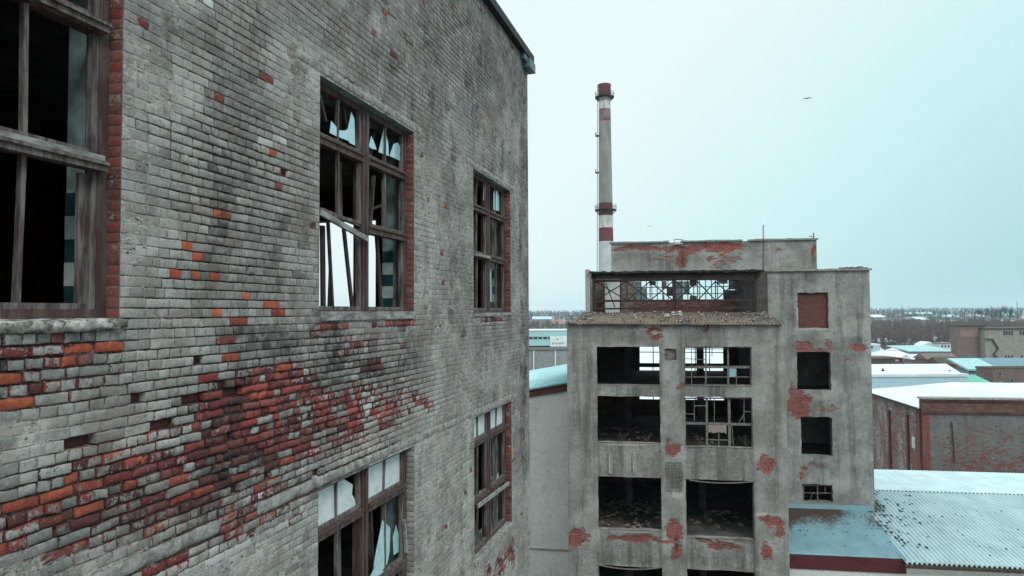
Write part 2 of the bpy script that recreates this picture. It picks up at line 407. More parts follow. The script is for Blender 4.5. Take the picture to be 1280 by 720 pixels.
# ================================================================== WORLD
TEAL = 1
def build_world():
    w = bpy.data.worlds.new('World'); S.world = w; w.use_nodes = True; t = w.node_tree; t.nodes.clear()
    N = t.nodes.new; Lk = t.links.new
    sky = N('ShaderNodeTexSky'); sky.sky_type = 'NISHITA'; sky.sun_disc = False; sky.sun_elevation = SUN_EL; sky.sun_rotation = SUN_ROT
    sky.dust_density = 5; sky.ozone_density = 2
    tc = N('ShaderNodeTexCoord')
    sep = N('ShaderNodeSeparateXYZ'); Lk(tc.outputs['Generated'], sep.inputs[0])
    def mth(op, a, b):
        n = N('ShaderNodeMath'); n.operation = op
        for i, q in enumerate((a, b)):
            if hasattr(q, 'links'): Lk(q, n.inputs[i])
            else: n.inputs[i].default_value = q
        return n.outputs[0]
    nz = N('ShaderNodeTexNoise'); nz.inputs['Scale'].default_value = 1.6; nz.inputs['Detail'].default_value = 4; Lk(tc.outputs['Generated'], nz.inputs['Vector'])
    # cloud deck: brighter to the left (thinner cloud), dimmer low on the right
    v = mth('ADD', mth('MULTIPLY', sep.outputs[0], -.85), mth('MULTIPLY', sep.outputs[2], .75))
    v = mth('ADD', v, mth('MULTIPLY', mth('SUBTRACT', nz.outputs['Fac'], .5), .22))
    v = mth('ADD', v, .55)
    r = N('ShaderNodeValToRGB'); Lk(v, r.inputs[0]); e = r.color_ramp
    e.elements[0].position = 0.0; e.elements[0].color = (.43, .70, .77, 1)
    e.elements[1].position = .66; e.elements[1].color = (.88, 1.02, 1.02, 1)
    k = e.elements.new(.3); k.color = (.64, .925, .94, 1)
    # the upper half of an overcast sky is brighter than the horizon
    zen = N('ShaderNodeMapRange'); Lk(sep.outputs[2], zen.inputs[0]); zen.inputs[1].default_value = .42; zen.inputs[2].default_value = .9; zen.inputs[3].default_value = 1; zen.inputs[4].default_value = ZEN
    mul = N('ShaderNodeVectorMath'); mul.operation = 'SCALE'; Lk(r.outputs[0], mul.inputs[0]); Lk(zen.outputs[0], mul.inputs['Scale'])
    wz = N('ShaderNodeMapRange'); Lk(sep.outputs[2], wz.inputs[0]); wz.inputs[1].default_value = .42; wz.inputs[2].default_value = .7; wz.inputs[3].default_value = 0; wz.inputs[4].default_value = .8
    wm = N('ShaderNodeMix'); wm.data_type = 'RGBA'; Lk(wz.outputs[0], wm.inputs[0]); Lk(mul.outputs[0], wm.inputs[6]); wm.inputs[7].default_value = (ZEN * .92, ZEN * .97, ZEN, 1)
    b1 = N('ShaderNodeBackground'); Lk(sky.outputs[0], b1.inputs[0]); b1.inputs[1].default_value = .1
    b2 = N('ShaderNodeBackground'); Lk(wm.outputs[2], b2.inputs[0]); b2.inputs[1].default_value = 1.0
    mx = N('ShaderNodeMixShader'); mx.inputs[0].default_value = .94; Lk(b1.outputs[0], mx.inputs[1]); Lk(b2.outputs[0], mx.inputs[2])
    o = N('ShaderNodeOutputWorld'); Lk(mx.outputs[0], o.inputs[0])
SUN_EL = R(42); SUN_AZ = R(150)             # azimuth clockwise from +Y: behind the camera, to the right
SUN_ROT = SUN_AZ; ZEN = 2.15
build_world()
sd = bpy.data.lights.new('sun', 'SUN'); sun = link('sun', sd)
sd.energy = 1.15; sd.angle = R(18); sd.color = (1, .97, .93)
dv = Vector((math.sin(SUN_AZ) * math.cos(SUN_EL), math.cos(SUN_AZ) * math.cos(SUN_EL), math.sin(SUN_EL)))
sun.rotation_euler = dv.to_track_quat('Z', 'Y').to_euler()
vs = S.view_settings; vs.view_transform = 'Standard'; vs.look = 'None'; vs.gamma = 1; vs.exposure = 0; vs.use_curve_mapping = False
S.cycles.max_bounces = 6; S.cycles.volume_bounces = 1; S.cycles.use_denoising = True

# ================================================================== BRICK BUILDING (left)
YAW = R(15.9); D = 4.0
Wd = np.array([math.sin(YAW), math.cos(YAW), 0]); Nd = np.array([-math.cos(YAW), math.sin(YAW), 0])
bb = thing('brick_building', 'grey painted brick building at the left with peeling red brick and broken wooden windows', 'building',
           (Nd[0] * D, Nd[1] * D, 0), R(90) - YAW)
def w2p(a, z, y=0.0):                       # wall coords -> photo pixel, for reading the wear map
    P = Wd[None] * np.asarray(a)[:, None] + Nd[None] * (D + y); P[:, 2] += np.asarray(z) - HC
    c = P @ RCn; dep = np.maximum(-c[:, 2], .05)
    return 640 + FPX * c[:, 0] / dep, 360 - FPX * c[:, 1] / dep
def p2w(px, py, y=0.0):
    d = ray(px, py); t = (D + y) / (d @ Nd); P = d * t; return P @ Wd, HC + P[2]

EXPOSE = [(200, 605, 190, 75, -18, .52), (60, 655, 110, 60, -14, .5), (300, 640, 120, 40, -25, .48), (440, 520, 85, 50, -15, .55), (200, 480, 120, 40, 0, .2), (430, 430, 70, 40, 0, .3), (70, 470, 110, 50, 0, .3), (325, 510, 85, 45, -12, .95), (285, 565, 85, 45, -15, .92), (235, 612, 70, 24, -22, .85), (385, 530, 55, 48, -20, .85), (440, 510, 55, 34, -15, .68),
          (490, 505, 45, 28, -15, .42), (345, 470, 50, 14, -10, .6), (165, 590, 60, 17, -14, .72), (105, 612, 60, 15, -14, .62), (60, 640, 60, 14, -14, .6), (8, 655, 26, 28, 0, .6),
          (20, 700, 40, 14, -14, .4), (150, 645, 50, 14, -18, .3), (240, 685, 80, 11, -30, .85), (320, 640, 60, 11, -28, .75), (370, 640, 26, 14, -20, .38), (380, 680, 18, 12, 0, .25),
          (60, 438, 110, 18, 2, .62), (25, 480, 55, 16, 0, .5), (15, 510, 30, 12, 0, .4), (150, 450, 30, 10, 0, .3), (5, 590, 20, 10, 0, .3), (205, 470, 50, 12, 0, .28), (215, 525, 40, 18, 0, .3),
          (408, 411, 26, 7, 0, .72), (490, 405, 36, 5, 0, .9), (430, 430, 50, 12, 0, .42), (492, 428, 14, 3, 0, .6), (424, 446, 8, 5, 0, .75), (465, 461, 11, 8, 0, .8), (435, 487, 22, 4, -5, .8),
          (525, 502, 18, 11, 0, .55), (552, 492, 16, 8, -20, .3), (518, 516, 10, 4, 0, .7), (540, 420, 12, 10, 0, .25),
          (485, 16, 7, 4, 40, .55), (508, 46, 13, 6, 45, .42), (495, 88, 14, 8, 40, .28), (640, 62, 8, 14, 50, .35), (600, 12, 10, 5, 50, .42), (550, 75, 6, 3, 40, .35), (520, 130, 12, 6, 30, .25),
          (648, 85, 8, 8, 40, .3), (560, 10, 14, 5, 45, .25), (590, 30, 14, 6, 45, .25), (300, 8, 24, 7, 35, .3), (615, 398, 24, 5, 0, .75), (618, 410, 16, 5, 0, .4), (624, 706, 34, 9, -48, .95),
          (252, 190, 60, 26, 25, .24), (330, 205, 22, 10, 25, .35), (260, 260, 60, 20, 15, .2), (272, 292, 18, 6, 8, .4), (310, 340, 12, 5, 0, .4), (360, 395, 12, 6, 0, .3), (195, 380, 20, 4, 0, .25),
          (60, 405, 90, 6, 0, .4)]
SOOT = [(250, 600, 150, 60, -18, .6), (80, 640, 140, 60, -14, .45), (360, 440, 90, 40, 0, .5), (450, 440, 60, 50, 0, .5), (60, 480, 100, 40, 0, .35), (340, 300, 60, 90, 0, .35), (200, 60, 60, 50, 20, .3), (560, 90, 130, 120, 40, .45), (600, 300, 60, 200, 0, .35), (640, 500, 40, 200, 0, .3), (288, 110, 30, 120, -8, .55), (300, 20, 60, 26, 20, .35), (282, 235, 26, 70, 0, .5), (330, 428, 62, 20, 4, .85), (430, 462, 58, 24, -4, .9), (500, 440, 40, 34, 0, .6), (350, 540, 60, 50, 0, .42),
        (420, 30, 110, 40, 25, .35), (600, 80, 60, 50, 45, .55), (380, 590, 40, 30, 0, .45), (285, 500, 50, 40, 0, .5), (240, 505, 20, 12, 0, .7), (60, 425, 110, 10, 0, .5), (560, 40, 60, 40, 40, .45), (655, 300, 7, 400, 0, .6),
        (320, 650, 40, 16, -30, .5), (220, 620, 60, 30, -20, .4), (402, 430, 10, 60, 0, .4), (270, 330, 16, 60, 0, .35), (300, 345, 30, 40, 0, .2), (480, 20, 80, 30, 30, .4)]
JOINT = [(300, 215, 90, 85, 0, .95), (285, 350, 90, 90, 0, .7), (320, 520, 150, 95, 0, 1), (150, 610, 170, 55, -10, .9), (50, 460, 100, 50, 0, .85), (450, 480, 90, 50, 0, .9), (215, 170, 60, 20, 25, .5), (460, 70, 120, 30, 38, .5),
         (590, 60, 80, 60, 45, .6), (290, 60, 60, 70, 20, .55), (230, 690, 80, 20, -25, .9), (190, 410, 60, 60, 0, .45)]
LIGHTB = [(282, 158, 4, 3, 0, 1), (300, 170, 8, 2, 25, .8), (360, 178, 16, 3, 25, .7), (328, 178, 6, 2, 20, .8), (20, 425, 22, 7, 0, .9), (55, 432, 14, 5, 0, .7), (380, 583, 14, 9, -15, .45), (330, 620, 12, 4, -20, .6), (90, 485, 16, 6, 0, .4),
          (110, 455, 8, 5, 0, .6), (460, 500, 16, 10, -15, .4), (395, 565, 5, 5, 0, .9), (332, 565, 4, 4, 0, 1), (335, 518, 5, 3, 0, 1), (320, 538, 12, 6, 0, .5), (290, 695, 40, 18, -28, .3), (190, 22, 5, 3, 0, .8), (262, 5, 5, 4, 0, .8)]
ORANGE = [(232, 311), (247, 324), (225, 347), (250, 347), (270, 347), (310, 373), (335, 384), (267, 395), (300, 406), (287, 429), (282, 452), (280, 271), (129, 440), (77, 458), (93, 457), (100, 601), (112, 605), (88, 612), (65, 650), (80, 647), (172, 575), (165, 602),
          (188, 577), (332, 490), (315, 492), (357, 395), (5, 470), (20, 497), (5, 640), (8, 690), (340, 188), (130, 628), (95, 442), (375, 498), (350, 465)]
MISSING = [(177, 491), (211, 525), (92, 548), (240, 504), (282, 485), (6, 458), (243, 455), (336, 590), (300, 605)]

BL_A0, BL_A1 = 0.9, 15.47                   # stretch laid brick by brick
ZT, ZB = HC + 5.93, HC - 7.0
ROW = .077
ZTOP_U = HC + 2.58; ZTOP_L = ZTOP_U - 58 * ROW
WIN = []                                    # a0,a1,z0,z1
for (a0, a1) in ((1.41, 3.89), (6.48, 8.96), (11.54, 13.95)):
    WIN.append((a0, a1, ZTOP_U - 34 * ROW, ZTOP_U)); WIN.append((a0, a1, ZTOP_L - 33 * ROW, ZTOP_L))
LINT = [(1.15, 4.1, ZTOP_U), (6.0, 9.25, ZTOP_U), (11.2, 14.2, ZTOP_U)]
la = [p2w(x, y)[0] for x, y in ((60, 700), (274, 655), (322, 632))]
LINT_L = [(BL_A0, la[1], ZTOP_L), (la[2], 9.4, ZTOP_L), (9.4, 11.15, ZTOP_L), (11.15, 14.3, ZTOP_L)]
LINTS = LINT + LINT_L

def wear_at(a, z):
    px, py = w2p(a, z)
    n1 = fbm(np.asarray(a) * 2.2, np.asarray(z) * 2.2, 0, 21, 4)
    ex = blob(px + (n1 - .5) * 30, py + (fbm(np.asarray(a) * 2.2, np.asarray(z) * 2.2, 7, 31, 4) - .5) * 30, EXPOSE)
    n2 = fbm(np.asarray(a) * 9, np.asarray(z) * 1.2, 3, 61, 4)
    so = np.clip(blob(px, py, SOOT) * np.clip(n1 * 2.6 - .35, 0, 1) + np.clip((n2 - .6) * 3, 0, .35), 0, 1)
    jo = np.maximum(blob(px, py, JOINT), .22 * (n1 > .52))
    li = blob(px, py, LIGHTB)
    return ex, so, jo, li

POCK = []
def lay_bricks():
    rng = np.random.default_rng(5)
    L = []                                  # a0,a1,z0,z1
    k0 = int(round((ZB - ZTOP_U) / ROW)); k1 = int((ZT - ZTOP_U) / ROW)
    for k in range(k0, k1):
        z0 = ZTOP_U + k * ROW; z1 = z0 + ROW; zc = (z0 + z1) / 2
        cuts = []
        for w in WIN:
            if w[2] < zc < w[3]: cuts.append((w[0], w[1]))
        for l in LINTS:
            if l[2] < zc < l[2] + 2 * ROW: cuts.append((l[0], l[1]))
        segs = []; a = BL_A0
        for c in sorted(cuts):
            if c[0] > a: segs.append((a, c[0]))
            a = max(a, c[1])
        if a < BL_A1: segs.append((a, BL_A1))
        kind = 'S' if k % 2 else 'H'
        if rng.random() < .22: kind = 'M'
        for s0, s1 in segs:
            a = s0; off = rng.random() * .12 if s0 == BL_A0 else 0
            first = True
            while a < s1 - .02:
                if kind == 'S': w = .236 if rng.random() > .12 else .118
                elif kind == 'H': w = .118
                else: w = .236 if rng.random() < .4 else .118
                w += (rng.random() - .5) * .012
                if rng.random() < .08: w = .18 if w > .2 else .095
                if first and off: w = max(.05, w - off)
                first = False
                b = min(a + w, s1)
                if s1 - b < .05: b = s1
                L.append((a, b, z0, z1)); a = b
    L = np.array(L); ac, zc = (L[:, 0] + L[:, 1]) / 2, (L[:, 2] + L[:, 3]) / 2
    ex, so, jo, li = wear_at(ac, zc); px, py = w2p(ac, zc)
    n = len(L); flag = np.zeros(n); miss = np.zeros(n, bool); r2 = rng.random(n) * .86
    def near(p):
        a, z = p2w(*p); d = np.where((L[:, 0] <= a) & (a <= L[:, 1]) & (L[:, 2] <= z) & (z <= L[:, 3]))[0]; return d
    for p in ORANGE:
        for i in near(p): flag[i] = .48 + .3 * rng.random(); r2[i] = .84 + .3 * rng.random(); li[i] = 0
    for p in MISSING:
        for i in near(p): miss[i] = True
    # in the bare zone some bricks kept their whole paint, some lost it all
    u = rng.random(n)
    exb = ex * (.52 + .42 * u) + .05 * (rng.random(n) < .12)
    exb = np.where((u < .22) & (ex > .3), ex * .12, exb)
    flag = np.where((ex > .35) & (rng.random(n) < (ex - .28) * .6), .08 + .34 * rng.random(n), flag)
    flag = np.where((rng.random(n) < .004) & (flag == 0), .6, flag)
    miss |= (ex > .75) & (rng.random(n) < .008)
    miss |= rng.random(n) < .0004
    POCK.extend([tuple(q) for q in L[miss]])
    back = miss.copy(); depb = np.where(miss, .052, 0.); flag = np.where(miss, .75, flag); r2 = np.where(miss, np.where(rng.random(n) < .5, .95, .1), r2); so = np.where(miss, .55 * rng.random(n), so); ex = np.where(miss, .2, ex)
    keep = np.ones(n, bool); L = L[keep]; ac, zc, ex, so, jo, li, flag, r2, exb = [q[keep] for q in (ac, zc, ex, so, jo, li, flag, r2, exb)]
    n = len(L); rnd = rng.random(n)
    li = li * (rng.random(n) < .7)
    g = .0030 + .0040 * np.clip(jo, 0, 1) + .003 * np.clip(ex, 0, 1)      # half joint
    us = np.array([0, .035, .34, .68, .965, 1.]); vs_ = np.array([0, .10, .5, .90, 1.])
    nu, nv = len(us), len(vs_)
    U, Vv = np.meshgrid(us, vs_, indexing='ij'); U, Vv = U.ravel(), Vv.ravel()
    bord = ((U == 0) | (U == 1) | (Vv == 0) | (Vv == 1))
    a0, a1, z0, z1 = L[:, 0] + g, L[:, 1] - g, L[:, 2] + g, L[:, 3] - g
    A = a0[:, None] + U[None] * (a1 - a0)[:, None]; Z = z0[:, None] + Vv[None] * (z1 - z0)[:, None]
    tilt = (rng.random(n) - .5) * .006 * (1 + 1.5 * ex); Z += tilt[:, None] * (U[None] - .5) * 2
    jit = (.0016 + .005 * ex)[:, None]
    A += (rng.random(A.shape) - .5) * 2 * jit; Z += (rng.random(A.shape) - .5) * 2 * jit
    Z += .010 * (fbm(A * .9, Z * 1.6, 2, 71, 3) - .5)
    dep = (rng.random(n) - .5) * (.004 + .006 * jo + .022 * ex) + .010 * ex * (flag > .5) + depb[keep]
    rd = (.25 + .9 * np.clip(jo + ex, 0, 1))[:, None]
    Y = dep[:, None] + (rng.random(A.shape) - .5) * (.004 + .006 * ex)[:, None]
    corner = bord & ((U == 0) | (U == 1)) & ((Vv == 0) | (Vv == 1))
    Y += (np.where(bord, .0022, 0)[None] + np.where(corner, .003, 0)[None]) * rd + np.where(bord, 1, 0)[None] * (rng.random(A.shape) * .012 * ex[:, None])
    P = np.stack([A, Y, Z], -1)             # n, 20, 3
    # border ring order
    ring = [i * nv + 0 for i in range(nu)] + [(nu - 1) * nv + j for j in range(1, nv)] + [i * nv + nv - 1 for i in range(nu - 2, -1, -1)] + [j for j in range(nv - 2, 0, -1)]
    B = P[:, ring].copy(); B[:, :, 1] = .075
    PP = np.concatenate([P, B], 1); m = PP.shape[1]
    F = []
    for i in range(nu - 1):
        for j in range(nv - 1):
            a = i * nv + j; F.append([a, a + nv, a + nv + 1, a + 1])
    nr = len(ring)
    for k in range(nr):
        F.append([ring[k], nu * nv + k, nu * nv + (k + 1) % nr, ring[(k + 1) % nr]])
    F = np.array(F)
    FF = (F[None] + (np.arange(n) * m)[:, None, None]).reshape(-1, 4)
    W = np.zeros((n, m, 4)); W[:, :, 0] = exb[:, None]; W[:, :, 1] = rnd[:, None]; W[:, :, 2] = so[:, None]; W[:, :, 3] = 1
    W2 = np.zeros((n, m, 4)); W2[:, :, 0] = flag[:, None]; W2[:, :, 1] = r2[:, None]; W2[:, :, 2] = li[:, None]; W2[:, :, 3] = 1
    E = np.zeros((n, m)); E[:, :nu * nv] = np.where(bord, 0, 1)[None]
    mesh_np('brick_facing', PP.reshape(-1, 3), FF, [M['brick']], bb, None, False, {'wear': W.reshape(-1, 4), 'wear2': W2.reshape(-1, 4), 'edge': E.ravel()})
lay_bricks()

def mort_wear(x, z):
    ex, so, jo, li = wear_at(x, z); w = np.zeros((len(x), 4)); w[:, 0] = ex; w[:, 1] = np.clip(jo + ex * .6, 0, 1); w[:, 2] = np.clip(so + .25 * jo, 0, 1) * .9; return w
def mort_disp(x, z, w):
    d = .0005 + .016 * w[:, 1] + .004 * w[:, 0] + .007 * (fbm(x * 18, z * 18, 2, 8, 3) - .5)
    if BACK:
        for (a, b, c, e_) in POCK: d = np.where((x > a - .012) & (x < b + .012) & (z > c - .012) & (z < e_ + .012), .062, d)
    return d
HOLES = [(a, b, c, d) for a, b, c, d in WIN]; BACK = True
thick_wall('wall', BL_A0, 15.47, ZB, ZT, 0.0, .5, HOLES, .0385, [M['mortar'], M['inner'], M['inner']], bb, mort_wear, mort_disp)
# the rest of the shell
mb = MB()
mb.box(-14, BL_A0, 0.0, .5, 0, ZT); mb.box(BL_A0, 15.47, .0, .5, 0, ZB)
mb.build('wall', M['conc_plain'], bb)
ENDH = (3.75, 6.4, HC - .05, HC + 2.3)     # opening in the far gable, seen through the middle window
e = MB()
def wall_yz(mbx, x0, x1, y0, y1, z0, z1, hs):
    ys = sorted({y0, y1, *[h[0] for h in hs], *[h[1] for h in hs]}); zs = sorted({z0, z1, *[h[2] for h in hs], *[h[3] for h in hs]})
    for i in range(len(ys) - 1):
        for j in range(len(zs) - 1):
            cy, cz = (ys[i] + ys[i + 1]) / 2, (zs[j] + zs[j + 1]) / 2
            if any(h[0] < cy < h[1] and h[2] < cz < h[3] for h in hs): continue
            mbx.box(x0, x1, ys[i], ys[i + 1], zs[j], zs[j + 1])
wall_yz(e, 15.07, 15.47, .5, 14, 0, ZT, [ENDH])
e.build('end_wall', M['dark_brick'], bb)
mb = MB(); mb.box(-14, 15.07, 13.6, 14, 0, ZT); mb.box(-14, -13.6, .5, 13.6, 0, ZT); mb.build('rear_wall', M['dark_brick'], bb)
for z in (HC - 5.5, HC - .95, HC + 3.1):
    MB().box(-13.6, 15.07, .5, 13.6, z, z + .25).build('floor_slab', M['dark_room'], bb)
MB().box(-14.1, 15.6, -.02, 14.1, ZT, ZT + .14).build('roof_slab', M['black'], bb)
mb = MB(); mb.box(-14.1, 15.62, -.13, -.02, ZT - .02, ZT + .15)
mb.build('eave_board', M['black'], bb)
mb = MB(); mb.box(15.1, 15.62, -.16, .1, ZT - .27, ZT - .06); mb.box(14.85, 15.1, -.10, .0, ZT - .16, ZT - .02); mb.build('gutter_box', M['metal_teal'], bb)
for (a0, a1, z) in LINTS:
    xs = np.linspace(a0, a1, max(4, int((a1 - a0) / .04))); zs = np.linspace(z + .004, z + 2 * ROW - .004, 6)
    X, Z = np.meshgrid(xs, zs, indexing='ij'); nn = fbm(X * 9, Z * 14, 0, 12, 4)
    roughb = .018 if z < HC else .006
    Y = -.004 + (nn - .5) * roughb * 2
    Y[:, 0] = Y[:, -1] = .03; Z = Z + (fbm(X * 7, Z * 7, 3, 4, 3) - .5) * .022
    nz = 6; i, j = np.meshgrid(np.arange(len(xs) - 1), np.arange(nz - 1), indexing='ij'); a = (i * nz + j).ravel()
    mesh_np('lintel', np.stack([X, Y, Z], -1).reshape(-1, 3), np.stack([a, a + nz, a + nz + 1, a + 1], -1), [M['lintel']], bb, None, True)
    MB().box(a0 + .002, a1 - .002, .028, .3, z + .002, z + 2 * ROW - .002).build('lintel', M['lintel'], bb)

# brick jambs (the reveal faces) and inner plaster details, windows
def jamb(a, z0, z1, sgn, grey=False):
    """header bricks in the 12 cm reveal; sgn -1: the face looks toward smaller a"""
    rng = random.Random(int(a * 100)); V = []; F = []; W = []; W2 = []; E = []
    k = 0; z = z0
    while z < z1 - .03:
        y0, y1 = .004, .118; g = .005; zz0, zz1 = z + g, min(z + ROW, z1) - g
        d = rng.random() * .006; x = a + sgn * (.012 - d)
        pts = [(y0, zz0), (y0 + .008, zz0 + .006), (y1 - .006, zz1 - .006), (y1, zz1)]
        us, vs_ = (y0, y0 + .01, y1 - .01, y1), (zz0, zz0 + .008, zz1 - .008, zz1)
        b = len(V)
        for i, u in enumerate(us):
            for j, v in enumerate(vs_):
                bd = i in (0, 3) or j in (0, 3); V.append((x - sgn * (.004 if bd else 0), u, v + (rng.random() - .5) * .003)); E.append(0 if bd else 1)
        r = rng.random(); r2 = rng.uniform(.52, .62) if rng.random() < .65 else rng.uniform(.3, .85); so = rng.random() * .7
        W += [(.3, r, so * .8, 1) if not grey else (.05, r, so * .3, 1)] * 16; W2 += [(.0 if grey else (.62 if r > .35 else .25), r2, 0, 1)] * 16
        for i in range(3):
            for j in range(3):
                q = b + i * 4 + j; f = [q, q + 4, q + 5, q + 1]; F.append(f if sgn < 0 else f[::-1])
        z += ROW
    mesh_np('jamb', V, F, [M['brick']], bb, None, True, {'wear': np.array(W), 'wear2': np.array(W2), 'edge': np.array(E, float)})
    s0, s1 = sorted((a + sgn * .004, a - sgn * .02)) 
    MB().box(a + (.0 if sgn > 0 else -.004), a + (.004 if sgn > 0 else 0), .005, .118, z0, z1).build('jamb', M['rubble'], bb)

def shard(win, name, pts, y, mat, tilt=0):
    mbs = MB(); mbs.prism(pts, y, y + .004)
    return mbs.build(name, mat, win)

def window(a0, a1, z0, z1, rows, wood, name_lab, seed, shards=(), panes=(), boards=(), lean=(), drop=(), thin_off=0, inner=True, nomid=(), noin=()):
    """two bays of casements; rows = transom heights from the top down; coordinates inside are world wall coords"""
    rng = random.Random(seed); y = .12
    f = MB(); t = .085
    f.box(a0 + .002, a0 + t, y, y + .12, z0, z1); f.box(a1 - t, a1 - .002, y, y + .12, z0, z1)
    f.box(a0 + t, a1 - t, y, y + .12, z1 - .07, z1 - .002); f.box(a0 + t, a1 - t, y - .01, y + .12, z0 + .001, z0 + .07)
    am = (a0 + a1) / 2
    f.box(am - .075, am + .075, y - .015, y + .12, z0 + .07, z1 - .07)
    f.box(am - .02, am + .02, y - .035, y - .015, z0 + .07, z1 - .07)
    bays = ((a0 + t, am - .075), (am + .075, a1 - t))
    zs = [z1 - .07] + list(rows) + [z0 + .07]
    for bi, (b0, b1) in enumerate(bays):
        for ri, zr in enumerate(rows):
            if (bi, ri) in drop: continue
            s = (rng.random() - .5) * .02
            f.bar((b0, y + .03, zr), (b1, y + .03, zr + s), .10, .11); f.bar((b0, y - .03, zr + .035), (b1, y - .03, zr + .035 + s), .03, .035)
    ob = f.build('window', [wood], bb)
    sm = MB()
    for bi, (b0, b1) in enumerate(bays):
        for ri in range(len(zs) - 1):
            zt = zs[ri] - (.05 if ri else 0); zb = zs[ri + 1] + (.05 if ri < len(zs) - 2 else 0)
            bc = (b0 + b1) / 2 + thin_off; yy = y + .035
            for q in (b0 + .025, b1 - .025):
                if rng.random() < .85: sm.bar((q, yy, zb), (q + (rng.random() - .5) * .02, yy, zt), .05, .05)
            if (bi, ri) not in nomid:
                sm.bar((bc + (rng.random() - .5) * .06, yy + .01, zb), (bc + (rng.random() - .5) * .03, yy, zt), .032, .04)
            sm.bar((b0 + .05, yy, zb + .02), (b1 - .05, yy, zb + .02), .04, .05)
            if inner and rng.random() < .8 and (bi, ri) not in noin:   # what is left of the inner casements
                sm.bar((bc - .12 + rng.random() * .3, y + .26, zb), (bc - .12 + rng.random() * .3, y + .25 + rng.random() * .05, zt), .04, .05)
                sm.bar((b1 - .08, y + .27, zb), (b1 - .1, y + .27, zt), .07, .05)
    sm.build('sash', [M['wood']], ob)
    for pts, yo in shards: shard(ob, 'glass_shard', pts, y + .03 + yo, M['shard'])
    for pts in panes: shard(ob, 'glass_pane', pts, y + .045, M['frost'])
    for p, q, w, m in boards: MB().bar(p, q, w, .035, up=(0, 1, 0)).build('loose_board', [M[m]], ob)
    for p, q, w in lean: MB().bar(p, q, w, .03).build('loose_slat', [M['dark_wood']], ob)
    return ob

def WP(px, py, y=.15): a, z = p2w(px, py, y); return a, z
def WP3(px, py, y=.15): a, z = p2w(px, py, y); return (a, y, z)
def sh(pts, y=0): return ([WP(*p) for p in pts], y)
for (a0, a1, z0, z1) in WIN:
    jamb(a1, z0, z1, -1, a1 == WIN[3][1] and z1 < HC); jamb(a0, z0, z1, 1, True)
W = WIN
# nearest upper window, only its right half in view
w0 = window(*W[0], [HC + 2.03, HC + 1.06], M['wood_red'], '', 3, inner=False,
            boards=[((W[0][0] + .1, .07, HC + 1.085), (W[0][1] - .09, .07, HC + 1.09), .035, 'wood_grey')])
mb = MB()                                   # boxed transoms standing proud
for z in (HC + 1.03, HC + 2.02): mb.box(W[0][0] + .09, W[0][1] - .07, .05, .119, z - .03, z + .04); mb.box(W[0][0] + .09, W[0][1] - .07, .03, .05, z + .012, z + .034)
mb.build('transom', M['wood'], w0)
MB().box(W[0][1] - .19, W[0][1] - .087, .17, .20, W[0][2] + .07, HC + .98).build('sash', M['wood'], w0)
# painted bands low on the inner jambs
for w in (W[0], W[2], W[4]):
    mb = MB(); z = w[2] + .07
    for k in range(5):
        mb.box(w[1] - .012 - .002 * (k % 2), w[1] - .001, .33, .495, z + k * .17, z + (k + 1) * .17, k % 2)
    mb.build('jamb', [M['teal_tile'], M['white_tile']], bb)
# middle upper window
S1 = [sh([(412, 166), (414, 151), (420, 158), (424, 163), (432, 163), (436, 160), (438, 177), (420, 170)]), sh([(436, 160), (440, 140), (444, 148), (445, 182), (437, 178)], .01),
      sh([(461, 183), (464, 170), (468, 178), (471, 187), (465, 186)]), sh([(474, 190), (481, 159), (486, 178), (487, 195)], .01), sh([(487, 195), (492, 180), (497, 178), (500, 182), (500, 201)])]
w1 = window(*W[2], [HC + 1.93, HC + 1.05], M['wood_red'], '', 11, shards=S1, drop=((0, 1),),
            boards=[(WP3(399, 265, .06), WP3(459, 299, .06), .065, 'wood_grey'), (WP3(400, 262, .16), WP3(457, 284, .16), .05, 'wood')],
            lean=[(WP3(399, 118, .1), WP3(407, 152, .1), .035), (WP3(410, 278, .14), WP3(416, 392, .14), .035), (WP3(429, 280, .16), WP3(441, 392, .16), .05), (WP3(449, 268, .2), WP3(450, 392, .2), .16), (WP3(403, 282, .2), WP3(404, 392, .2), .07), (WP3(413, 335, .3), WP3(411, 392, .3), .03), (WP3(470, 285, .22), WP3(477, 392, .22), .06), (WP3(426, 122, .2), WP3(435, 165, .2), .035),
                  (WP3(463, 262, .1), WP3(475, 257, .1), .025)], nomid=((0, 2), (1, 2)), noin=((0, 2), (1, 2)))
mb = MB(); mb.box(W[2][0] + .01, W[2][1] - .01, -.02, .12, W[2][2] - .05, W[2][2] + .05); mb.build('sill', M['wood_grey'], w1)
w2 = window(*W[4], [HC + 1.93, HC + 1.05], M['wood_red'], '', 23, shards=[sh([(617, 240), (620, 232), (624, 246), (624, 264), (617, 262)]), sh([(605, 226), (608, 232), (607, 252), (604, 250)]), ([ (12.9, HC + .2), (13.1, HC + .2), (13.05, HC + .9), (12.95, HC + .7)], 0)],
            boards=[(WP3(594, 318, .05), WP3(613, 322, .05), .05, 'wood_grey')])
MB().box(W[4][0] + .01, W[4][1] - .01, -.01, .12, W[4][2] - .04, W[4][2] + .02).build('sill', M['wood_grey'], w2)
def whitepanes(w, zlo, broken=()):
    t = .085; am = (w[0] + w[1]) / 2; out = []
    for i, (b0, b1) in enumerate(((w[0] + t, am - .075), (am + .075, w[1] - t))):
        bc = (b0 + b1) / 2
        for j, (c0, c1) in enumerate(((b0 + .03, bc - .015), (bc + .015, b1 - .03))):
            if (i, j) in broken: out.append([(c0, zlo), (c1, zlo), (c1 - .05, zlo + .12), (c1 - .12, zlo + .2), (c1 - .10, zlo + .31), (c0 + .15, w[3] - .07), (c0, w[3] - .07)])
            else: out.append([(c0, zlo), (c1, zlo), (c1, w[3] - .07), (c0, w[3] - .07)])
    return out
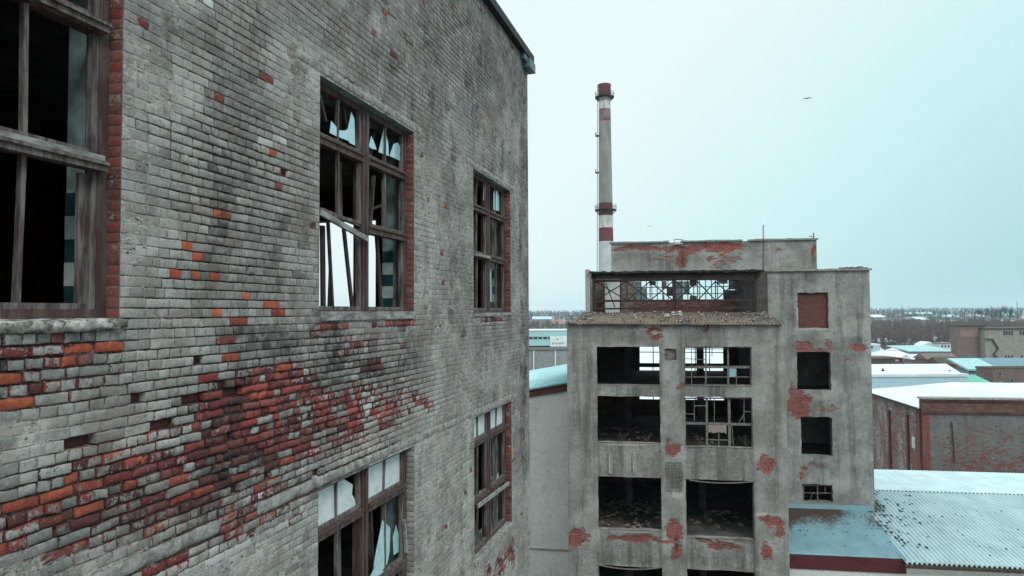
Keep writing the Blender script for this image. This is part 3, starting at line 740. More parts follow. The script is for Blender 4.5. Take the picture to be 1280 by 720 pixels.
S3 = [sh([(466, 715), (470, 690), (478, 650), (482, 654), (488, 660), (487, 690), (484, 705), (475, 718)]), sh([(492, 672), (496, 656), (499, 668), (499, 690), (493, 694)], .01), sh([(460, 722), (468, 707), (476, 713), (484, 718), (478, 730), (462, 735)], -.02)]
w3 = window(*W[3], [HC - 2.45, HC - 3.50], M['wood_red'], '', 37, shards=S3, panes=whitepanes(W[3], HC - 2.40, ((0, 1),)),
            boards=[(WP3(505, 650, .1), WP3(508, 690, .1), .05, 'wood_grey')])
w4 = window(*W[5], [HC - 2.42, HC - 3.49], M['wood_red'], '', 41, panes=whitepanes(W[5], HC - 2.37), shards=[sh([(618, 618), (620, 598), (623, 590), (624, 612), (622, 620)]), sh([(597, 632), (600, 612), (603, 628)])],
            boards=[(WP3(597, 633, .03), WP3(636, 604, .03), .07, 'wood_grey'), (WP3(616, 692, .03), WP3(640, 664, .03), .06, 'wood_grey'), (WP3(614, 600, .2), WP3(618, 690, .25), .05, 'wood')])
w5 = window(*W[1], [HC - 2.45, HC - 3.50], M['wood_red'], '', 51, panes=whitepanes(W[1], HC - 2.40))
for w, o in ((W[5], w4), (W[3], w3), (W[1], w5)):
    MB().box(w[0] - .02, w[1] + .02, -.03, .12, w[2] - .07, w[2] + .01).build('sill', M['lintel'], o)
# broken concrete sill of the nearest window
xs = np.linspace(1.1, 3.93, 200); ys = np.array([.118, .03, -.035, -.05, -.045, -.03, .0]); zz = np.array([.010, .004, -.004, -.018, -.05, -.07, -.078])
X = np.repeat(xs[:, None], 7, 1); Y = np.repeat(ys[None], 200, 0) + (fbm(X * 13, np.arange(7)[None] * .9 + X * 0, 0, 3, 4) - .5) * .10 * np.array([0, .4, 1, 1, 1, 1, .0])[None]
Z = HC - .04 + np.repeat(zz[None], 200, 0) + (fbm(X * 16, np.arange(7)[None] * 1.3 + X * 0, 4, 6, 4) - .5) * np.array([.01, .02, .03, .04, .06, .06, .03])[None]
i, j = np.meshgrid(np.arange(199), np.arange(6), indexing='ij'); a = (i * 7 + j).ravel()
mesh_np('sill', np.stack([X, Y, Z], -1).reshape(-1, 3), np.stack([a, a + 1, a + 8, a + 7], -1), [M['sill']], w0, None, False)
MB().box(1.1, 3.9, .0, .11, HC - .115, HC - .045).build('sill', M['sill'], w0)

# ================================================================== CONCRETE BUILDING
YC = R(8.5); ux = np.array([math.cos(YC), -math.sin(YC), 0]); uy = np.array([math.sin(YC), math.cos(YC), 0])
O0 = np.array(at(985, 600, 36.0)); O0[2] = 0
def F(px, py, yl=0.0):                      # pixel -> local (x,z) on plane y=yl of the yard frame
    d = ray(px, py); c0 = np.array([0, 0, HC]); t = ((O0 + uy * yl - c0) @ uy) / (d @ uy); P = c0 + d * t - O0
    return P @ ux, P[2] + 0.0
def FZ(px, py, yl=0.0): x, z = F(px, py, yl); return x, z
def yard(name, label, cat, group=None): return thing(name, label, cat, tuple(O0), -YC, group)
def L2P(x, z, yl=0.0):                      # local -> photo pixel (to read wear maps)
    P = O0[None] + np.asarray(x)[:, None] * ux + uy * yl; P[:, 2] = z; P = P - np.array([0, 0, HC]); c = P @ RCn
    return 640 + FPX * c[:, 0] / -c[:, 2], 360 - FPX * c[:, 1] / -c[:, 2]

cb = yard('concrete_building', 'grey concrete factory shell with empty window openings below the tall striped chimney', 'building')
XL = F(710, 600)[0]; XR = 0.0
def hole(x0, y0, x1, y1, yl=0.0):
    a, z1 = F(x0, y0, yl); b, z0 = F(x1, y1, yl); return (a, b, z0, z1)
HA = [hole(745, 433.5, 825, 481.5), hole(746.5, 495, 826, 554.5), hole(746.5, 595, 827.5, 664.5), hole(747.5, 706, 829, 790)]
HB = [hole(855.5, 433.5, 940, 482.5), hole(856, 496, 941.5, 560), hole(859, 599, 944.5, 675), hole(859, 711, 947, 795)]
def snap(h, x0, x1): return (x0, x1, h[2], h[3])
SQ = hole(831, 436, 845.5, 450)
ZR = F(850, 404)[1]
EX_F = [(817, 417, 13, 11, 30, .62), (882, 411, 5, 7, 0, .62), (850, 485, 5, 5, 0, .62), (841, 563, 10, 10, 0, .8), (836, 552, 3, 6, 0, .7), (843, 665, 12, 16, 0, .9), (847, 688, 8, 12, 20, .8), (722, 672, 14, 12, 0, .85), (709, 683, 4, 6, 0, .7),
        (793, 674, 36, 5, 3, .75), (905, 683, 22, 6, 8, .7), (880, 677, 16, 3, 12, .6), (957, 582, 11, 13, 20, .72), (964, 652, 18, 7, 8, .8), (975, 666, 6, 10, 0, .7), (959, 690, 7, 14, -10, .72)]
DK_F = [(968, 520, 8, 110, 0, .35), (842, 520, 6, 90, 0, .3), (722, 520, 12, 120, 0, .3), (790, 485, 40, 7, 0, .5), (900, 489, 40, 6, 0, .45), (842, 598, 11, 22, 0, .95), (846, 680, 2.6, 10, 0, 1), (830, 415, 100, 16, 0, .45), (733, 460, 8, 80, 0, .4), (735, 540, 8, 60, 0, .35), (888, 420, 7, 20, 0, .8), (905, 425, 6, 18, 0, .7),
        (800, 700, 60, 8, 0, .6), (900, 700, 60, 8, 0, .6), (740, 700, 40, 20, 0, .55), (945, 500, 8, 60, 0, .25), (763, 580, 4, 12, 0, .5), (793, 580, 4, 12, 0, .5), (728, 630, 10, 6, 0, .4)]
WH_F = [(817, 414, 14, 9, 30, .7), (960, 644, 14, 2.5, 2, 1), (845, 617, 9, 5, 25, .9), (833, 607, 3, 10, 0, .5), (785, 664, 34, 2, 2, .7), (900, 676, 30, 2, 10, .6), (785, 482, 35, 1.4, 0, .8), (790, 555, 34, 1.6, 0, .9)]
def wearmap(EX, DK, WH, yl):
    def f(x, z):
        px, py = L2P(x, z, yl); w = np.zeros((len(x), 4)); n = (fbm(x * 1.5, z * 1.5, 0, 2, 4) - .5) * 9
        w[:, 0] = blob(px + n, py - n, EX); w[:, 1] = blob(px + n * .6, py, DK); w[:, 2] = blob(px + n, py + n * .3, WH); w[:, 3] = 1; return w
    return f
def wdisp(x, z, w): return .035 * np.clip((w[:, 0] - .35) * 4, 0, 1) + .02 * (fbm(x * .8, z * .8, 0, 4, 4) - .5) + .012 * (fbm(x * 6, z * 6, 0, 14, 3) - .5)
ax0, ax1 = HA[1][0], HA[1][1]; bx0, bx1 = HB[1][0], HB[1][1]
HF = [snap(h, ax0, ax1) for h in HA] + [snap(h, bx0, bx1) for h in HB]
zlow = HF[3][2]
HF += [(ax0, ax1, 1.2, 3.4), (bx0, bx1, 1.2, 3.4)]
def fdisp(x, z, w):
    sp = (((x > ax0 + .02) & (x < ax1 - .02)) | ((x > bx0 + .02) & (x < bx1 - .02))) & (z < HF[0][3] + .0)
    return wdisp(x, z, w) + .05 * sp
def fwear(x, z):
    w = wearmap(EX_F, DK_F, WH_F, 0)(x, z); sp = (((x > ax0) & (x < ax1)) | ((x > bx0) & (x < bx1))) & (z < HF[0][3]); w[:, 1] = np.maximum(w[:, 1], .42 * sp); return w
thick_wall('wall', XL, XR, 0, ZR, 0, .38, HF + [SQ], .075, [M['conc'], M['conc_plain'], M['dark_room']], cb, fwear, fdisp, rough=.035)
MB().box(SQ[0] - .02, SQ[1] + .02, .12, .3, SQ[2] - .02, SQ[3] + .02).build('vent_panel', M['rubble'], cb)
DEP = 12.0
# side and rear walls, floors
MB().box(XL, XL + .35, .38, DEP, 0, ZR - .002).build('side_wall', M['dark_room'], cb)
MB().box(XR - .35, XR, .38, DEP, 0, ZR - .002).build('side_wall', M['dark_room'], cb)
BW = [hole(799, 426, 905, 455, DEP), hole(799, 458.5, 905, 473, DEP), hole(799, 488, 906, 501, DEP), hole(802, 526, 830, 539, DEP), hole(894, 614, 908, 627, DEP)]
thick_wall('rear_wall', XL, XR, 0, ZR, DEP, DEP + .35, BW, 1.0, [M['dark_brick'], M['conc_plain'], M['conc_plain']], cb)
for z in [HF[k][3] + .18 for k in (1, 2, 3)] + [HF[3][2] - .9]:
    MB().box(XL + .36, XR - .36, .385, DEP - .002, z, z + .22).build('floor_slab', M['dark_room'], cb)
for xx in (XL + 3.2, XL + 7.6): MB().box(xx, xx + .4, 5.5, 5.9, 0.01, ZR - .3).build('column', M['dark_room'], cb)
# frames in the rear openings
for bx, (n, k) in zip(BW, ((6, 2), (6, 1), (6, 1), (4, 2), (1, 1))):
    mb = MB()
    for i in range(n + 1): x = bx[0] + (bx[1] - bx[0]) * i / n; mb.box(x - .03, x + .03, DEP + .05, DEP + .1, bx[2], bx[3])
    for i in range(k + 1): z = bx[2] + (bx[3] - bx[2]) * i / k; mb.box(bx[0], bx[1], DEP + .055, DEP + .095, z - .03, z + .03)
    mb.build('window', M['steel'], cb)
mb = MB(); xm = F(839, 440, DEP)[0]; mb.box(xm - .5, xm + .3, DEP + .02, DEP + .12, BW[0][2], BW[0][3])
mb.build('column', M['dark_room'], cb)

def lumps(name, n, fx, size, mat, parent, seed):
    r = random.Random(seed); mb = MB()
    for _ in range(n):
        x, y, z = fx(r); s = size * (.3 + r.random()) ; c = []
        for dz in (0, 1):
            for i, j in ((-1, -1), (1, -1), (1, 1), (-1, 1)):
                c.append((x + s * (i + r.uniform(-.5, .5)) * (1 - .35 * dz), y + s * (j + r.uniform(-.5, .5)) * (1 - .35 * dz), z - .02 + dz * s * r.uniform(.4, 1.0)))
        mb.quadbox(c)
    return tag(mb.build(name, mat, parent), kind='stuff')
def bars(name, L, y, mat, parent, conv, d=.05):
    mb = MB()
    for x0, y0, x1, y1, w in L:
        p, q = conv(x0, y0), conv(x1, y1); mb.bar((p[0], y, p[1]), (q[0], y, q[1]), w, d)
    return mb.build(name, mat, parent)
cz = lambda x, y: F(840 + x / 4.5, 410 + y / 4.5, .2)
fr1 = bars('window', [(68, 108, 68, 322, .12), (446, 108, 446, 322, .12), (60, 108, 455, 108, .08), (60, 322, 455, 322, .08), (190, 108, 190, 325, .08), (315, 105, 316, 325, .09), (70, 220, 445, 220, .13),
      (110, 120, 110, 320, .035), (362, 220, 362, 320, .035), (70, 172, 190, 178, .035), (70, 275, 445, 275, .04), (225, 108, 225, 160, .035), (70, 118, 300, 118, .04)], .2, M['steel_grey'], cb, cz)
pg = MB(); a = cz(322, 226); b = cz(360, 274); pg.box(a[0], b[0], .19, .195, b[1], a[1]); pg.build('glass_pane', M['shard'], fr1)
fr2 = bars('window', [(70, 395, 74, 672, .12), (452, 395, 458, 680, .10), (62, 395, 460, 395, .07), (70, 676, 460, 680, .06), (195, 395, 197, 672, .11), (320, 395, 325, 680, .14), (72, 535, 455, 543, .13),
      (125, 400, 125, 535, .035), (72, 482, 125, 484, .035), (125, 437, 190, 438, .04), (238, 400, 238, 535, .03), (405, 400, 405, 535, .035), (405, 470, 452, 470, .04), (375, 532, 405, 485, .035), (262, 590, 264, 672, .045), (205, 628, 320, 630, .05), (336, 545, 346, 660, .03), (205, 670, 320, 672, .06)], .2, M['steel_grey'], cb, cz)
a = cz(203, 545); b = cz(306, 592); rng = random.Random(3)
pts = [(a[0], a[1]), (b[0], a[1])] + [(b[0] - (b[0] - a[0]) * k / 8, b[1] + rng.random() * .08 - (.06 if k == 0 else 0)) for k in range(9)]
MB().prism(pts[::-1], .15, .156).build('plastic_sheet', M['plastic'], fr2)
for k, (hh, nn) in enumerate(((HF[2], 200), (HF[6], 240), (HF[1], 60), (HF[5], 60))):
    lumps('rubble', nn, lambda r: (lambda x, y: (x, y, hh[2] - .25 + .7 * math.exp(-((x - (hh[0] + hh[1]) / 2 - .4) / 1.6) ** 2 - ((y - 3.5) / 1.8) ** 2) * r.random()))(r.uniform(hh[0] - .3, hh[1] + .3), r.uniform(.9, 7)), .11, M['rubble'], cb, 90 + k)
    MB().box(XL + .36, XR - .36, .39, DEP - .002, hh[2] - .5, hh[2] - .26).build('floor_slab', M['dark_room'], cb)
# curved cables hanging under the lower lintels
for (x0, y0, x1, y1, sag) in ((748, 706, 828, 709, 4), (862, 600, 943, 601.5, 3)):
    mb = MB(); pr = None
    for k in range(13):
        t = k / 12; p = F(x0 + (x1 - x0) * t, y0 + (y1 - y0) * t + sag * 4 * t * (1 - t), -.03); p = (p[0], -.03, p[1])
        if pr: mb.bar(pr, p, .05)
        pr = p
    mb.build('cable', M['steel_grey'], cb)
# anchor posts in the spandrel
for x in (763, 793):
    mb = MB(); a = F(x, 568); b = F(x, 592); mb.box(a[0] - .09, a[0] + .09, -.06, .02, a[1] - .12, a[1] + .12); mb.box(a[0] - .1, a[0] + .1, -.035, .02, b[1], a[1] - .12)
    mb.build('bracket', M['conc_plain'], cb)
# steel mesh on the bare pier
mb = MB()
for k in range(7): a = F(832.5 + k * 3.2, 577); b = F(833 + k * 3.2, 614 + (k % 3) * 2); mb.bar((a[0], -.02, a[1]), (b[0], -.02, b[1]), .02)
for k in range(11): a = F(832, 578 + k * 3.5); b = F(852, 578.5 + k * 3.5); mb.bar((a[0], -.03, a[1]), (b[0], -.03, b[1]), .018)
mb.build('wire_mesh', M['steel_grey'], cb)

# tower
TY = 5.5
TX0 = F(950, 400, TY)[0]; TX1 = F(1088, 400, TY)[0]; TZ = F(1000, 339, TY)[1]
TH = [hole(997, 366, 1036, 410, TY), hole(996, 440, 1039, 488, TY), hole(1001, 521, 1041, 570, TY), hole(1003, 605, 1041, 628, TY)]
EX_T = [(1005, 434, 14, 8, 10, .62), (1015, 437, 26, 3, 5, .55), (1036, 431, 6, 8, 0, .6), (1000, 505, 13, 22, -15, .85), (990, 490, 5, 14, 0, .5), (1035, 512, 14, 6, 0, .4), (1071, 435, 13, 4, 0, .8), (1063, 448, 7, 5, 0, .45), (1000, 378, 5, 4, 0, .55), (955, 375, 4, 8, 0, .5),
        (1015, 585, 16, 6, 0, .4), (1004, 590, 5, 9, 0, .48), (958, 350, 4, 4, 0, .3)]
DK_T = [(1012, 346, 8, 6, 45, .8), (1068, 425, 16, 4, 0, .7), (985, 360, 10, 30, 0, .4), (1046, 380, 5, 60, 0, .55), (988, 400, 6, 40, 0, .3), (1060, 590, 30, 8, 0, .5), (1073, 395, 8, 5, 0, .4), (990, 600, 6, 20, 0, .3), (1030, 582, 10, 4, 0, .6), (1020, 425, 14, 6, 0, .4)]
WH_T = [(1000, 385, 3.2, 22, 0, .9), (1017, 411, 20, 1.5, 0, .9), (1056, 590, 10, 22, 15, .35), (1001, 540, 2, 40, 0, .4), (1017, 496, 16, 4, 0, .35)]
thick_wall('wall', TX0, TX1, 0, TZ, TY, TY + .4, TH, .08, [M['conc'], M['conc_plain'], M['dark_room']], cb, wearmap(EX_T, DK_T, WH_T, TY), wdisp, rough=.05)
def ex_all(x, z): w = np.zeros((len(x), 4)); w[:, 0] = 1; w[:, 1] = .8; return w
h = TH[0]; thick_wall('brick_infill', h[0] - .05, h[1] + .05, h[2] - .05, h[3] + .05, TY + .16, TY + .3, [], .3, [M['conc']] * 3, cb, ex_all)
mb = MB(); mb.box(TX0, TX0 + .4, TY + .4, TY + 6, 0, TZ - .01); mb.box(TX1 - .4, TX1, TY + .4, TY + 6, 0, TZ - .01); mb.box(TX0 + .4, TX1 - .4, TY + 5.6, TY + 6, 0, TZ - .01)
mb.build('side_wall', M['conc_plain'], cb)
for z in (TH[1][2] - .5, TH[2][2] - .5, TZ - 1): MB().box(TX0 + .4, TX1 - .4, TY + .4, TY + 5.6, z, z + .2).build('floor_slab', M['dark_room'], cb)
rng = random.Random(9)
mb = MB(); n = 26
for k in range(n):
    x0 = TX0 - .12 + (TX1 - TX0 + .24) * k / n; x1 = TX0 - .12 + (TX1 - TX0 + .24) * (k + 1) / n
    mb.box(x0, x1 - .004, TY - .14 - rng.random() * .03, TY + 6.1, TZ, TZ + .10 + rng.random() * .03)
mb.build('coping', M['lintel'], cb)
fr = bars('window', [(205, 38, 205, 160, .07), (428, 38, 428, 165, .08), (200, 38, 430, 40, .06), (200, 158, 430, 162, .06), (310, 40, 312, 160, .06), (205, 95, 420, 98, .045), (368, 42, 368, 95, .03), (275, 92, 255, 150, .03)], TY + .15, M['steel_grey'], cb, lambda x, y: F(970 + x / 6, 600 + y / 6, TY + .15))
xa = F(1055, 338, TY)[0]
lumps('rubble', 60, lambda r: (r.uniform(xa, TX1), TY + r.uniform(-.1, 1.2), TZ + .12 + r.random() * .08), .09, M['rubble'], cb, 4)

# lean-to roof in front of the lantern
LY = 3.0
e0 = F(708.5, 405, -.2); e1 = F(979, 405.5, -.2); r1 = F(951, 390.5, LY); r0 = F(735, 390.5, LY)
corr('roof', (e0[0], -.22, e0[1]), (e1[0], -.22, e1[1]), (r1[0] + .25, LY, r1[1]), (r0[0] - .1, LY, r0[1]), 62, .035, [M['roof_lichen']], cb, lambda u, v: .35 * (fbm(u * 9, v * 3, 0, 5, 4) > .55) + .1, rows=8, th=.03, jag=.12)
rf = lambda x, y: e0[1] + (r0[1] - e0[1]) * (y + .22) / (LY + .22)
lumps('rubble', 150, lambda r: (lambda x, y: (x, y, rf(x, y) + .03))(r.uniform(e0[0] + .6, e1[0] - .3), r.uniform(.4, LY) ** 1.0), .075, M['rubble'], cb, 14)
lumps('rubble', 90, lambda r: (lambda x, y: (x, y, rf(x, y) + .04))(r.uniform(e0[0] + .5, e1[0] - .3), r.uniform(.2, LY)), .05, M['sill'], cb, 16)
lumps('rubble', 70, lambda r: (lambda t: (e0[0] + .15 + (r0[0] - e0[0]) * t + r.uniform(-.1, .4), -.2 + (LY + .1) * t, rf(0, -.2 + (LY + .1) * t) + .05))(r.random()), .1, M['rubble'], cb, 17)
lumps('rubble', 14, lambda r: (lambda x, y: (x, y, rf(x, y) + .05))(r.choice([F(841, 395, 1.5)[0], F(858, 395, 1.5)[0], F(855, 395, 2)[0]]) + r.uniform(-.5, .5), r.uniform(1, LY)), .11, M['sill'], cb, 15)
mb = MB(); mb.box(XL + .02, XR - .02, .02, LY, ZR + .005, ZR + .02); mb.build('roof_deck', M['dark_room'], cb)
MB().box(XL + .1, XR - .1, LY + .02, DEP, ZR - .25, ZR - .02).build('floor_slab', M['dark_room'], cb)
mb = MB()                                    # gable cheeks closing the lean-to ends
for x, t in ((XL + .05, .2), (XR - .3, .2)):
    pass
# lantern
cl = lambda x, y, yl: F(730 + x / 5.565, 325 + y / 5.565, yl)
FY, BY = LY + .1, LY + 6.0
zt = cl(600, 85, FY)[1]; zb = r0[1] - .1
lx0 = cl(10, 200, FY)[0]; lx1 = cl(1215, 200, FY)[0]
mb = MB(); mb.box(cl(10, 200, FY)[0], cl(42, 200, FY)[0], FY - .2, BY, ZR, cl(10, 68, FY)[1]); mb.build('cheek_wall', M['conc_plain'], cb)
mb = MB(); mb.box(cl(1195, 200, FY)[0], TX0 - .01, FY + .15, BY, ZR, zt); mb.build('cheek_wall', M['dark_room'], cb)
n = 40; mb = MB(); rng = random.Random(2)
for k in range(n):
    a = lx0 + .25 + (lx1 - lx0) * k / n; b = lx0 + .25 + (lx1 - lx0) * (k + 1) / n
    top = zt + .05 + rng.random() * .05; mb.box(a, b - .003, FY - .25 - rng.random() * .2, FY + .35 + rng.random() * .5, zt - rng.random() * .08, top)
    if rng.random() < .3: mb.box(a, b - .003, FY + .9, BY + .2, zt + .01, top)
mb.build('lantern_roof', M['black'], cb)
L = [(70, 95, 70, 345, .2), (625, 130, 630, 340, .2), (1190, 90, 1190, 345, .14), (50, 100, 1210, 92, .16), (50, 116, 1210, 108, .3), (75, 142, 1200, 132, .1), (75, 285, 1200, 280, .13), (60, 340, 1210, 330, .1)]
bars('lantern_frame', L, FY, M['dark_wood'], cb, lambda x, y: cl(x, y, FY), .14)
X = []
for a, b in ((80, 300), (300, 460), (460, 620), (640, 790), (790, 915), (915, 1060), (1060, 1180)):
    X += [(a, 150, b, 282, .065), (a, 282, b, 148, .065)]
for a in (300, 460, 790, 915, 1060): X.append((a, 140, a, 284, .055))
X += [(150, 160, 215, 330, .06), (80, 150, 300, 150, .05)]
bars('bracing', X, FY + .12, M['black'], cb, lambda x, y: cl(x, y, FY + .12), .04)
def lh(x0, y0, x1, y1): a = cl(x0, y0, BY); b = cl(x1, y1, BY); return (a[0], b[0], b[1], a[1])
LBH = [lh(360, 145, 625, 280), lh(640, 140, 1100, 280)]
zlb = cl(600, 80, BY)[1]; lbx0 = cl(10, 200, BY)[0]
def lw(x, z): w = np.zeros((len(x), 4)); w[:, 0] = np.where(z < LBH[0][2] + .05, .6, .3); w[:, 1] = .4; return w
thick_wall('lantern_wall', lx0, TX0 - .02, ZR, zt, BY, BY + .3, LBH, .3, [M['conc'], M['conc_plain'], M['conc_plain']], cb, lw)
mb = MB()
a = cl(145, 150, BY - 1); b = cl(250, 330, BY - 1); mb.box(a[0], b[0], BY - 1, BY - .6, ZR, zt); mb.build('column', M['pale'], cb); mb = MB()
a = cl(1105, 150, BY - 1); b = cl(1160, 330, BY - 1); mb.box(a[0], b[0], BY - 1, BY - .6, ZR, zt); mb.build('column', M['pale'], cb)
a = cl(258, 150, BY - .6); b = cl(345, 330, BY - .6); MB().box(a[0], b[0], BY - .6, BY - .3, ZR, zt).build('column', M['rubble'], cb)
lf = MB(); hh = LBH[0]
for hh, n in ((LBH[0], 7), (LBH[1], 11)):
    for i in range(n + 1): x = hh[0] + (hh[1] - hh[0]) * i / n; lf.box(x - .025, x + .025, BY + .1, BY + .16, hh[2], hh[3])
    for i in range(4): z = hh[2] + (hh[3] - hh[2]) * i / 3; lf.box(hh[0], hh[1], BY + .105, BY + .155, z - .025, z + .025)
lfo = lf.build('window', M['steel'], cb)
def lpane(x0, y0, x1, y1, m):
    a = cl(x0, y0, BY + .12); b = cl(x1, y1, BY + .12); MB().box(a[0], b[0], BY + .12, BY + .125, b[1], a[1]).build('glass_pane', M[m], lfo)
for r in ((362, 150, 400, 278), (400, 195, 435, 278), (540, 148, 575, 200), (545, 240, 560, 278), (642, 148, 690, 278), (690, 148, 735, 240), (1005, 135, 1060, 205), (925, 135, 1000, 165)): lpane(*r, 'pane')
for r in ((455, 148, 500, 175), (575, 190, 618, 250), (735, 140, 785, 180), (735, 250, 785, 278), (970, 210, 1100, 280), (1062, 135, 1100, 208)): lpane(*r, 'dark_room')

# high block behind
HY = 9.6; HB0 = zt + .08
hx0 = F(764, 320, HY)[0]; hx1 = F(1021, 320, HY)[0]; hz0 = F(768, 306, HY)[1]; hz1 = F(1021, 298, HY)[1]; hz = (hz0 + hz1) / 2
EX_H = [(800, 311, 40, 4, -2, .75), (853, 312, 22, 6, 0, .85), (900, 309, 34, 6, -2, .85), (852, 325, 8, 14, 0, .7), (968, 313, 9, 4, 0, .45), (1018, 312, 3, 8, 0, .6), (900, 325, 30, 10, 0, .38), (830, 322, 25, 6, 0, .3)]
DK_H = [(849, 308, 8, 3, 0, .9), (853, 325, 2, 12, 0, .9), (1018, 325, 3, 14, 0, .7), (810, 325, 30, 10, 0, .3)]
thick_wall('wall', hx0, hx1, HB0, hz, HY, HY + .4, [hole(844, 303.2 - 4, 855, 304.6, HY)], .1, [M['conc']] * 3, cb, wearmap(EX_H, DK_H, [(790, 330, 20, 8, 0, .2)], HY), wdisp, rough=.08)
mb = MB(); mb.box(hx0, hx0 + .4, HY + .4, HY + 3, HB0, hz - .01); mb.box(hx1 - .4, hx1, HY + .4, HY + 3, HB0, hz - .01); mb.box(hx0 + .4, hx1 - .4, HY + 2.6, HY + 3, HB0, hz - .3); mb.box(hx0, hx1, HY, HY + 3, HB0 - .12, HB0 - .002); mb.build('side_wall', M['conc_plain'], cb)
mb = MB(); mb.box(hx0, hx0 + .4, HY + 2.6, HY + 3, ZR, HB0 - .13); mb.box(hx1 - .4, hx1, HY + 2.6, HY + 3, ZR - 3, HB0 - .13); mb.build('column', M['conc_plain'], cb)
mb = MB(); rng = random.Random(21); n = 34
for k in range(n):
    a = hx0 - .1 + (hx1 - hx0 + .2) * k / n; b = hx0 - .1 + (hx1 - hx0 + .2) * (k + 1) / n
    if k in (10, 11, 22): continue
    mb.box(a, b - .004, HY - .12 - rng.random() * .04, HY + .5, hz, hz + .09 + rng.random() * .04)
mb.build('coping', M['lintel'], cb)
mb = MB()
p = F(953.5, 338, 9.0); q = F(954, 281, 9.0); mb.bar((p[0], 9, zt - .5), (q[0], 9, q[1]), .05, m=0); mb.build('mast', M['steel'], cb)
mb = MB(); p = F(1017, 298, HY + .2); q = F(1017, 291, HY + .2); mb.bar((p[0], HY + .2, p[1]), (q[0], HY + .2, q[1]), .07); a = F(1011, 295, HY + .2); mb.bar((p[0], HY + .2, p[1] + .1), (a[0], HY + .2, a[1]), .05); mb.build('antenna', M['steel_grey'], cb)

# ---- bare plants growing in the openings
def shrub_mb(mb, base, h, n, seed, w=.02, spread=.5, lean=0):
    r = random.Random(seed)
    def br(p, d, l, wd, lv):
        q = p + d * l; mb.bar(p, q, wd, wd, taper=.6)
        if lv == 0: return
        for _ in range(r.choice((2, 3, 3))):
            t = r.uniform(.45, 1); nd = (d + Vector((r.uniform(-1, 1), r.uniform(-1, 1), r.uniform(-.2, .7))) * .62).normalized()
            br(p + (q - p) * t, nd, l * r.uniform(.5, .8), wd * .6, lv - 1)
    for _ in range(n):
        d = Vector((r.uniform(-1, 1) * spread + lean, r.uniform(-1, 1) * spread, 1)).normalized(); br(Vector(base), d, h * r.uniform(.3, .5), w, 3)
def W3(xl, yl, z): P = O0 + ux * xl + uy * yl; return Vector((P[0], P[1], z))
for (px, py, h, lab, s) in ((778, 553, .75, 'dead branching weed on the ledge of the left opening, second row', 1), (808, 554, .6, 'small dry weed at the right end of the left ledge, second row', 2), (874, 560, .8, 'dry grassy weed behind the left lower pane of the steel window', 3), (932, 560, .8, 'dry grassy weed behind the right lower pane of the steel window', 5),
                        (780, 722, 1.0, 'thin weed in the lowest left opening of the concrete building', 6), (895, 725, 1.3, 'tall dry weeds in the lowest right opening of the concrete building', 7)):
    x, z = F(px, py, .42); zb_ = {553: HF[1][2], 554: HF[1][2], 560: HF[5][2], 722: F(px, 735, .4)[1], 725: F(px, 740, .4)[1]}[py]
    t = thing('dead_weed', lab, 'weed', W3(x, .3, zb_), 0, 'dead weeds in the window openings')
    mb = MB(); shrub_mb(mb, (0, 0, 0), h, 5, s, .016, .6); mb.build('stems', M['twig'], t)

# ================================================================== CHIMNEY
CY = 150.0
ct = at(755.3, 106, CY); cbm = at(757.8, 337, CY)
ch = thing('smokestack', 'tall round chimney with red and white bands rising behind the concrete building', 'chimney', (ct.x + .05, CY, 0))
pxm = CY / FPX
def cr(z):                                   # radius by height
    z0, z1 = cbm.z, ct.z; r0_, r1_ = 9.5 * pxm, 7.0 * pxm; return r0_ + (r1_ - r0_) * (z - z0) / (z1 - z0)
def zy(py): return at(756, py, CY).z
M['ch_red'] = simple('chimney_red', (.15, .030, .036), (.085, .05, .05), 1.4, .8, .4, sc=(1, 1, .2)); M['ch_white'] = simple('chimney_white', (.52, .54, .53), (.30, .30, .28), 1.4, .8, .4, sc=(1, 1, .2))
M['ch_fade'] = simple('chimney_faded_red', (.14, .045, .05), (.18, .17, .165), .5, .8, .2); M['ch_conc'] = simple('chimney_concrete', (.25, .25, .235), (.16, .16, .15), .8, .9, .5, sc=(1, 1, .25))
M['ch_conc2'] = simple('chimney_pale', (.42, .45, .45), (.33, .36, .36), .4, .9, .3)
bands = [(106, 123, 'ch_red'), (123, 137, 'ch_white'), (137, 152, 'ch_fade'), (152, 254, 'ch_conc'), (254, 270, 'ch_red'), (270, 285, 'ch_white'), (285, 302, 'ch_red'), (302, 352, 'ch_conc2')]
for a, b, m in bands:
    z1, z0 = zy(a), zy(b); pr = [(cr(z0), z0), (cr((z0 + z1) / 2), (z0 + z1) / 2), (cr(z1), z1)]
    if a == 106: pr = [(cr(z0), z0), (cr(z0) + .12, z0 + .1), (cr(z1) + .16, z1 - .8), (cr(z1) + .22, z1), (cr(z1) - .35, z1), (cr(z1) - .35, z1 - 3)]
    MB().lathe(pr, 40).build('shaft_band', M[m], ch, smooth=False)
z0 = zy(352); MB().lathe([(cr(0) + 1.2, 0), (cr(0) + .5, z0 * .3), (cr(z0), z0)], 40).build('shaft', M['ch_conc'], ch)
for py in (122, 263):
    z = zy(py); r_ = cr(z); mb = MB(); mb.lathe([(r_, z - .12), (r_ + .85, z - .02), (r_ + .85, z + .1), (r_, z + .1)], 32)
    for k in range(20):
        t = 2 * math.pi * k / 20; x, y = (r_ + .8) * math.cos(t), (r_ + .8) * math.sin(t); mb.bar((x, y, z), (x * 1.02, y * 1.02, z + 1.1), .06)
        mb.bar((r_ * math.cos(t), r_ * math.sin(t), z - .9), (x, y, z - .1), .07)
        t2 = 2 * math.pi * (k + 1) / 20
        for hh in (.55, 1.1): mb.bar((x, y, z + hh), ((r_ + .8) * math.cos(t2), (r_ + .8) * math.sin(t2), z + hh), .05)
    mb.build('platform', M['black'], ch)
mb = MB()
